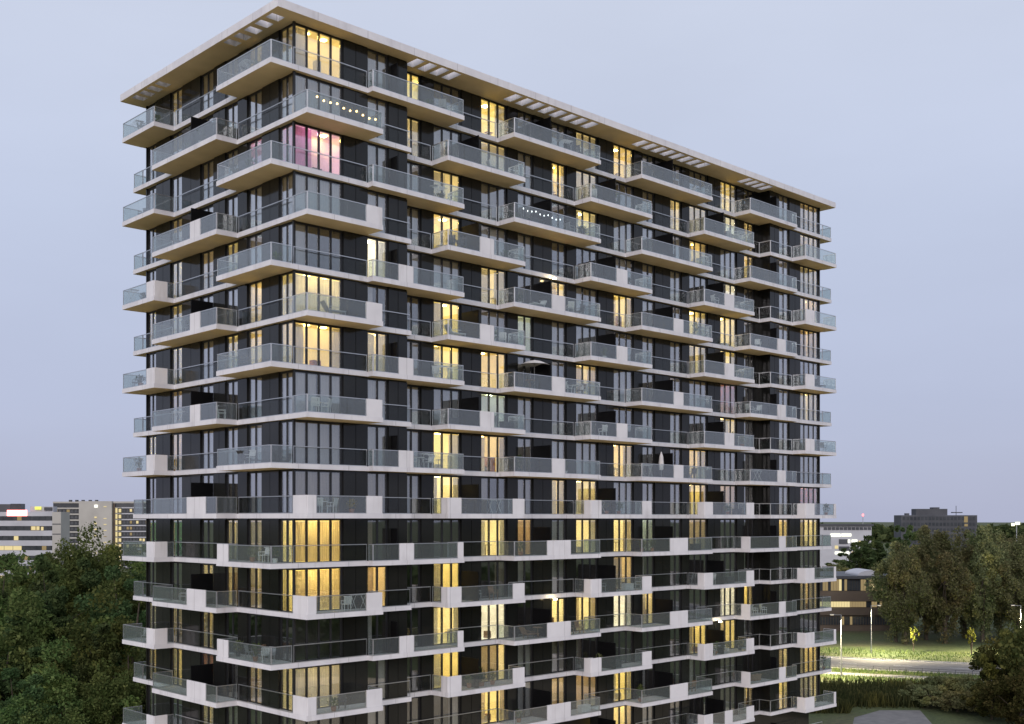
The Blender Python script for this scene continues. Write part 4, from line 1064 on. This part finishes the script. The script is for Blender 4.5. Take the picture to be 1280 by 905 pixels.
# antenna mast with a red beacon
f = Far('antenna_mast', 180, 188, 620, 'thin antenna mast with red beacons behind the slab block', 'mast')
f.b('pole', 183.6, 184.3, 598, 745, 0, .3, 'galvanised')
for y in (611, 618): f.b('aerial', 182.6, 185.2, y, y+1, -.2, .5, 'galvanised')
f.b('beacon', 183.1, 184.9, 607, 609, -.4, -.05, 'beacon'); f.b('beacon', 183.1, 184.9, 622, 624.5, -.4, -.05, 'sign_white')
# right: bright office, low brown building, dark office
f = Far('bright_office', 1018, 1090, 450, 'grey office with rows of bright white windows beyond the low brown building')
f.b('wall', 1018, 1090, 656, 720, .5, 8, 'far_white')
f.b('roof_edge', 1018, 1092, 655, 657.5, -.3, 8.2, 'far_dark')
for x in range(1030, 1086, 5): f.b('window', x, x+4.2, 659, 662.4, .3, .49, 'far_dark')
for x0, x1, y0, y1, mt in ((1038.5, 1051, 667, 671, 'office_white'), (1052, 1064.5, 667, 670.6, 'office_white'), (1060, 1063, 674.5, 678.5, 'office_white'), (1065, 1072, 674.5, 678, 'office_white'), (1044, 1048, 682, 686, 'office_warm'), (1044, 1062, 689.5, 693, 'office_white'), (1065, 1071, 689.5, 692.5, 'office_warm'), (1074, 1077, 676, 678, 'office_warm'), (1049, 1060, 674, 680, 'far_dark'), (1049, 1062, 683, 688, 'far_dark')):
    f.b('window', x0, x1, y0, y1, .3, .49, mt)
f.b('beacon_mast', 1081.4, 1082, 645, 655, 3, 3.2, 'galvanised'); f.b('beacon', 1080.9, 1082.4, 642.5, 645, 2.8, 3.3, 'beacon')
f = Far('brown_building', 1000, 1135, 250, 'low brown brick building with two rows of lit windows across the road')
f.b('wall', 1000, 1135, 722, 792, .5, 22, 'far_brown'); f.b('roof_edge', 1000, 1135, 720, 723.5, -.3, 22.4, 'far_dark')
f.b('spandrel', 1000, 1135, 739, 751.5, 0, .49, 'far_brown'); f.b('spandrel', 1000, 1135, 760, 769, 0, .49, 'far_brown')
for i, x in enumerate(np.arange(1002, 1132, 3.4)):
    q = fr.random(); mt = 'office_dim' if q < .55 else ('office_warm' if q < .7 else 'far_glass')
    f.b('window', x, x+2.8, 724.5, 738.4, .3, .49, mt)
    q = fr.random(); mt = 'office_warm' if x < 1063 else ('office_dim' if q < .55 else 'far_glass')
    f.b('window', x, x+2.9, 752.2, 759, .3, .49, mt)
    f.b('window', x+.2, x+2.6, 771, 781, .3, .49, 'far_glass' if fr.random() < .85 else 'office_dim')
n = 14; V = []
for yy in (2.0, 12.0):
    for i in range(n+1): a = math.pi*i/n; V.append((-math.cos(a)*2.3, yy, math.sin(a)**.7*1.15*(1-.25*math.cos(a))))
Fc = [(i, i+1, n+2+i, n+1+i) for i in range(n)]+[tuple(range(n, -1, -1)), tuple(range(n+1, 2*n+2))]
o = link('roof_dome', mesh_from(V, Fc, ['far_white']), ((1089-f.pc)*250/F_PX, 0, topz(720, 250)), f.o, local=True)
f = Far('dark_office', 1127, 1222, 600, 'dark office block with a raised roof storey behind the autumn trees')
f.b('wall', 1127, 1222, 644, 720, .5, 12, 'far_dark'); f.b('roof_storey', 1147.5, 1187, 636, 643.9, 3, 10, 'far_dark'); f.b('roof_plant', 1170, 1178, 634, 635.9, 4, 9, 'far_dark')
f.b('roof_frame', 1195, 1207, 640, 641.2, 4, 7, 'far_dark'); f.b('roof_plant', 1136, 1140, 641.5, 643.9, 4, 7, 'far_dark'); f.b('aerial', 1202.4, 1202.9, 632, 643.9, 8, 8.3, 'far_dark')
for i in range(8):
    for x in np.arange(1129, 1220, 4.6):
        if 1204 < x < 1210: continue
        f.b('window', x, x+3, 646+i*7.2, 650+i*7.2, .3, .49, 'far_glass')
f.b('lit_window', 1205.5, 1210, 645.5, 653, .3, .49, 'office_dim'); f.b('lit_window', 1206, 1210, 655, 658, .3, .49, 'office_dim')
f = Far('floodlight_mast', 1266, 1276, 900, 'yellow floodlights glowing on the horizon behind the trees', 'floodlight')
f.b('pole', 1270.5, 1271.3, 655, 720, 0, .6, 'galvanised')
for x0, x1, y in ((1264, 1268, 654), (1269, 1274.5, 652.5)): f.b('flood_lamp', x0, x1, y, y+3.4, -.6, -.05, 'billboard')
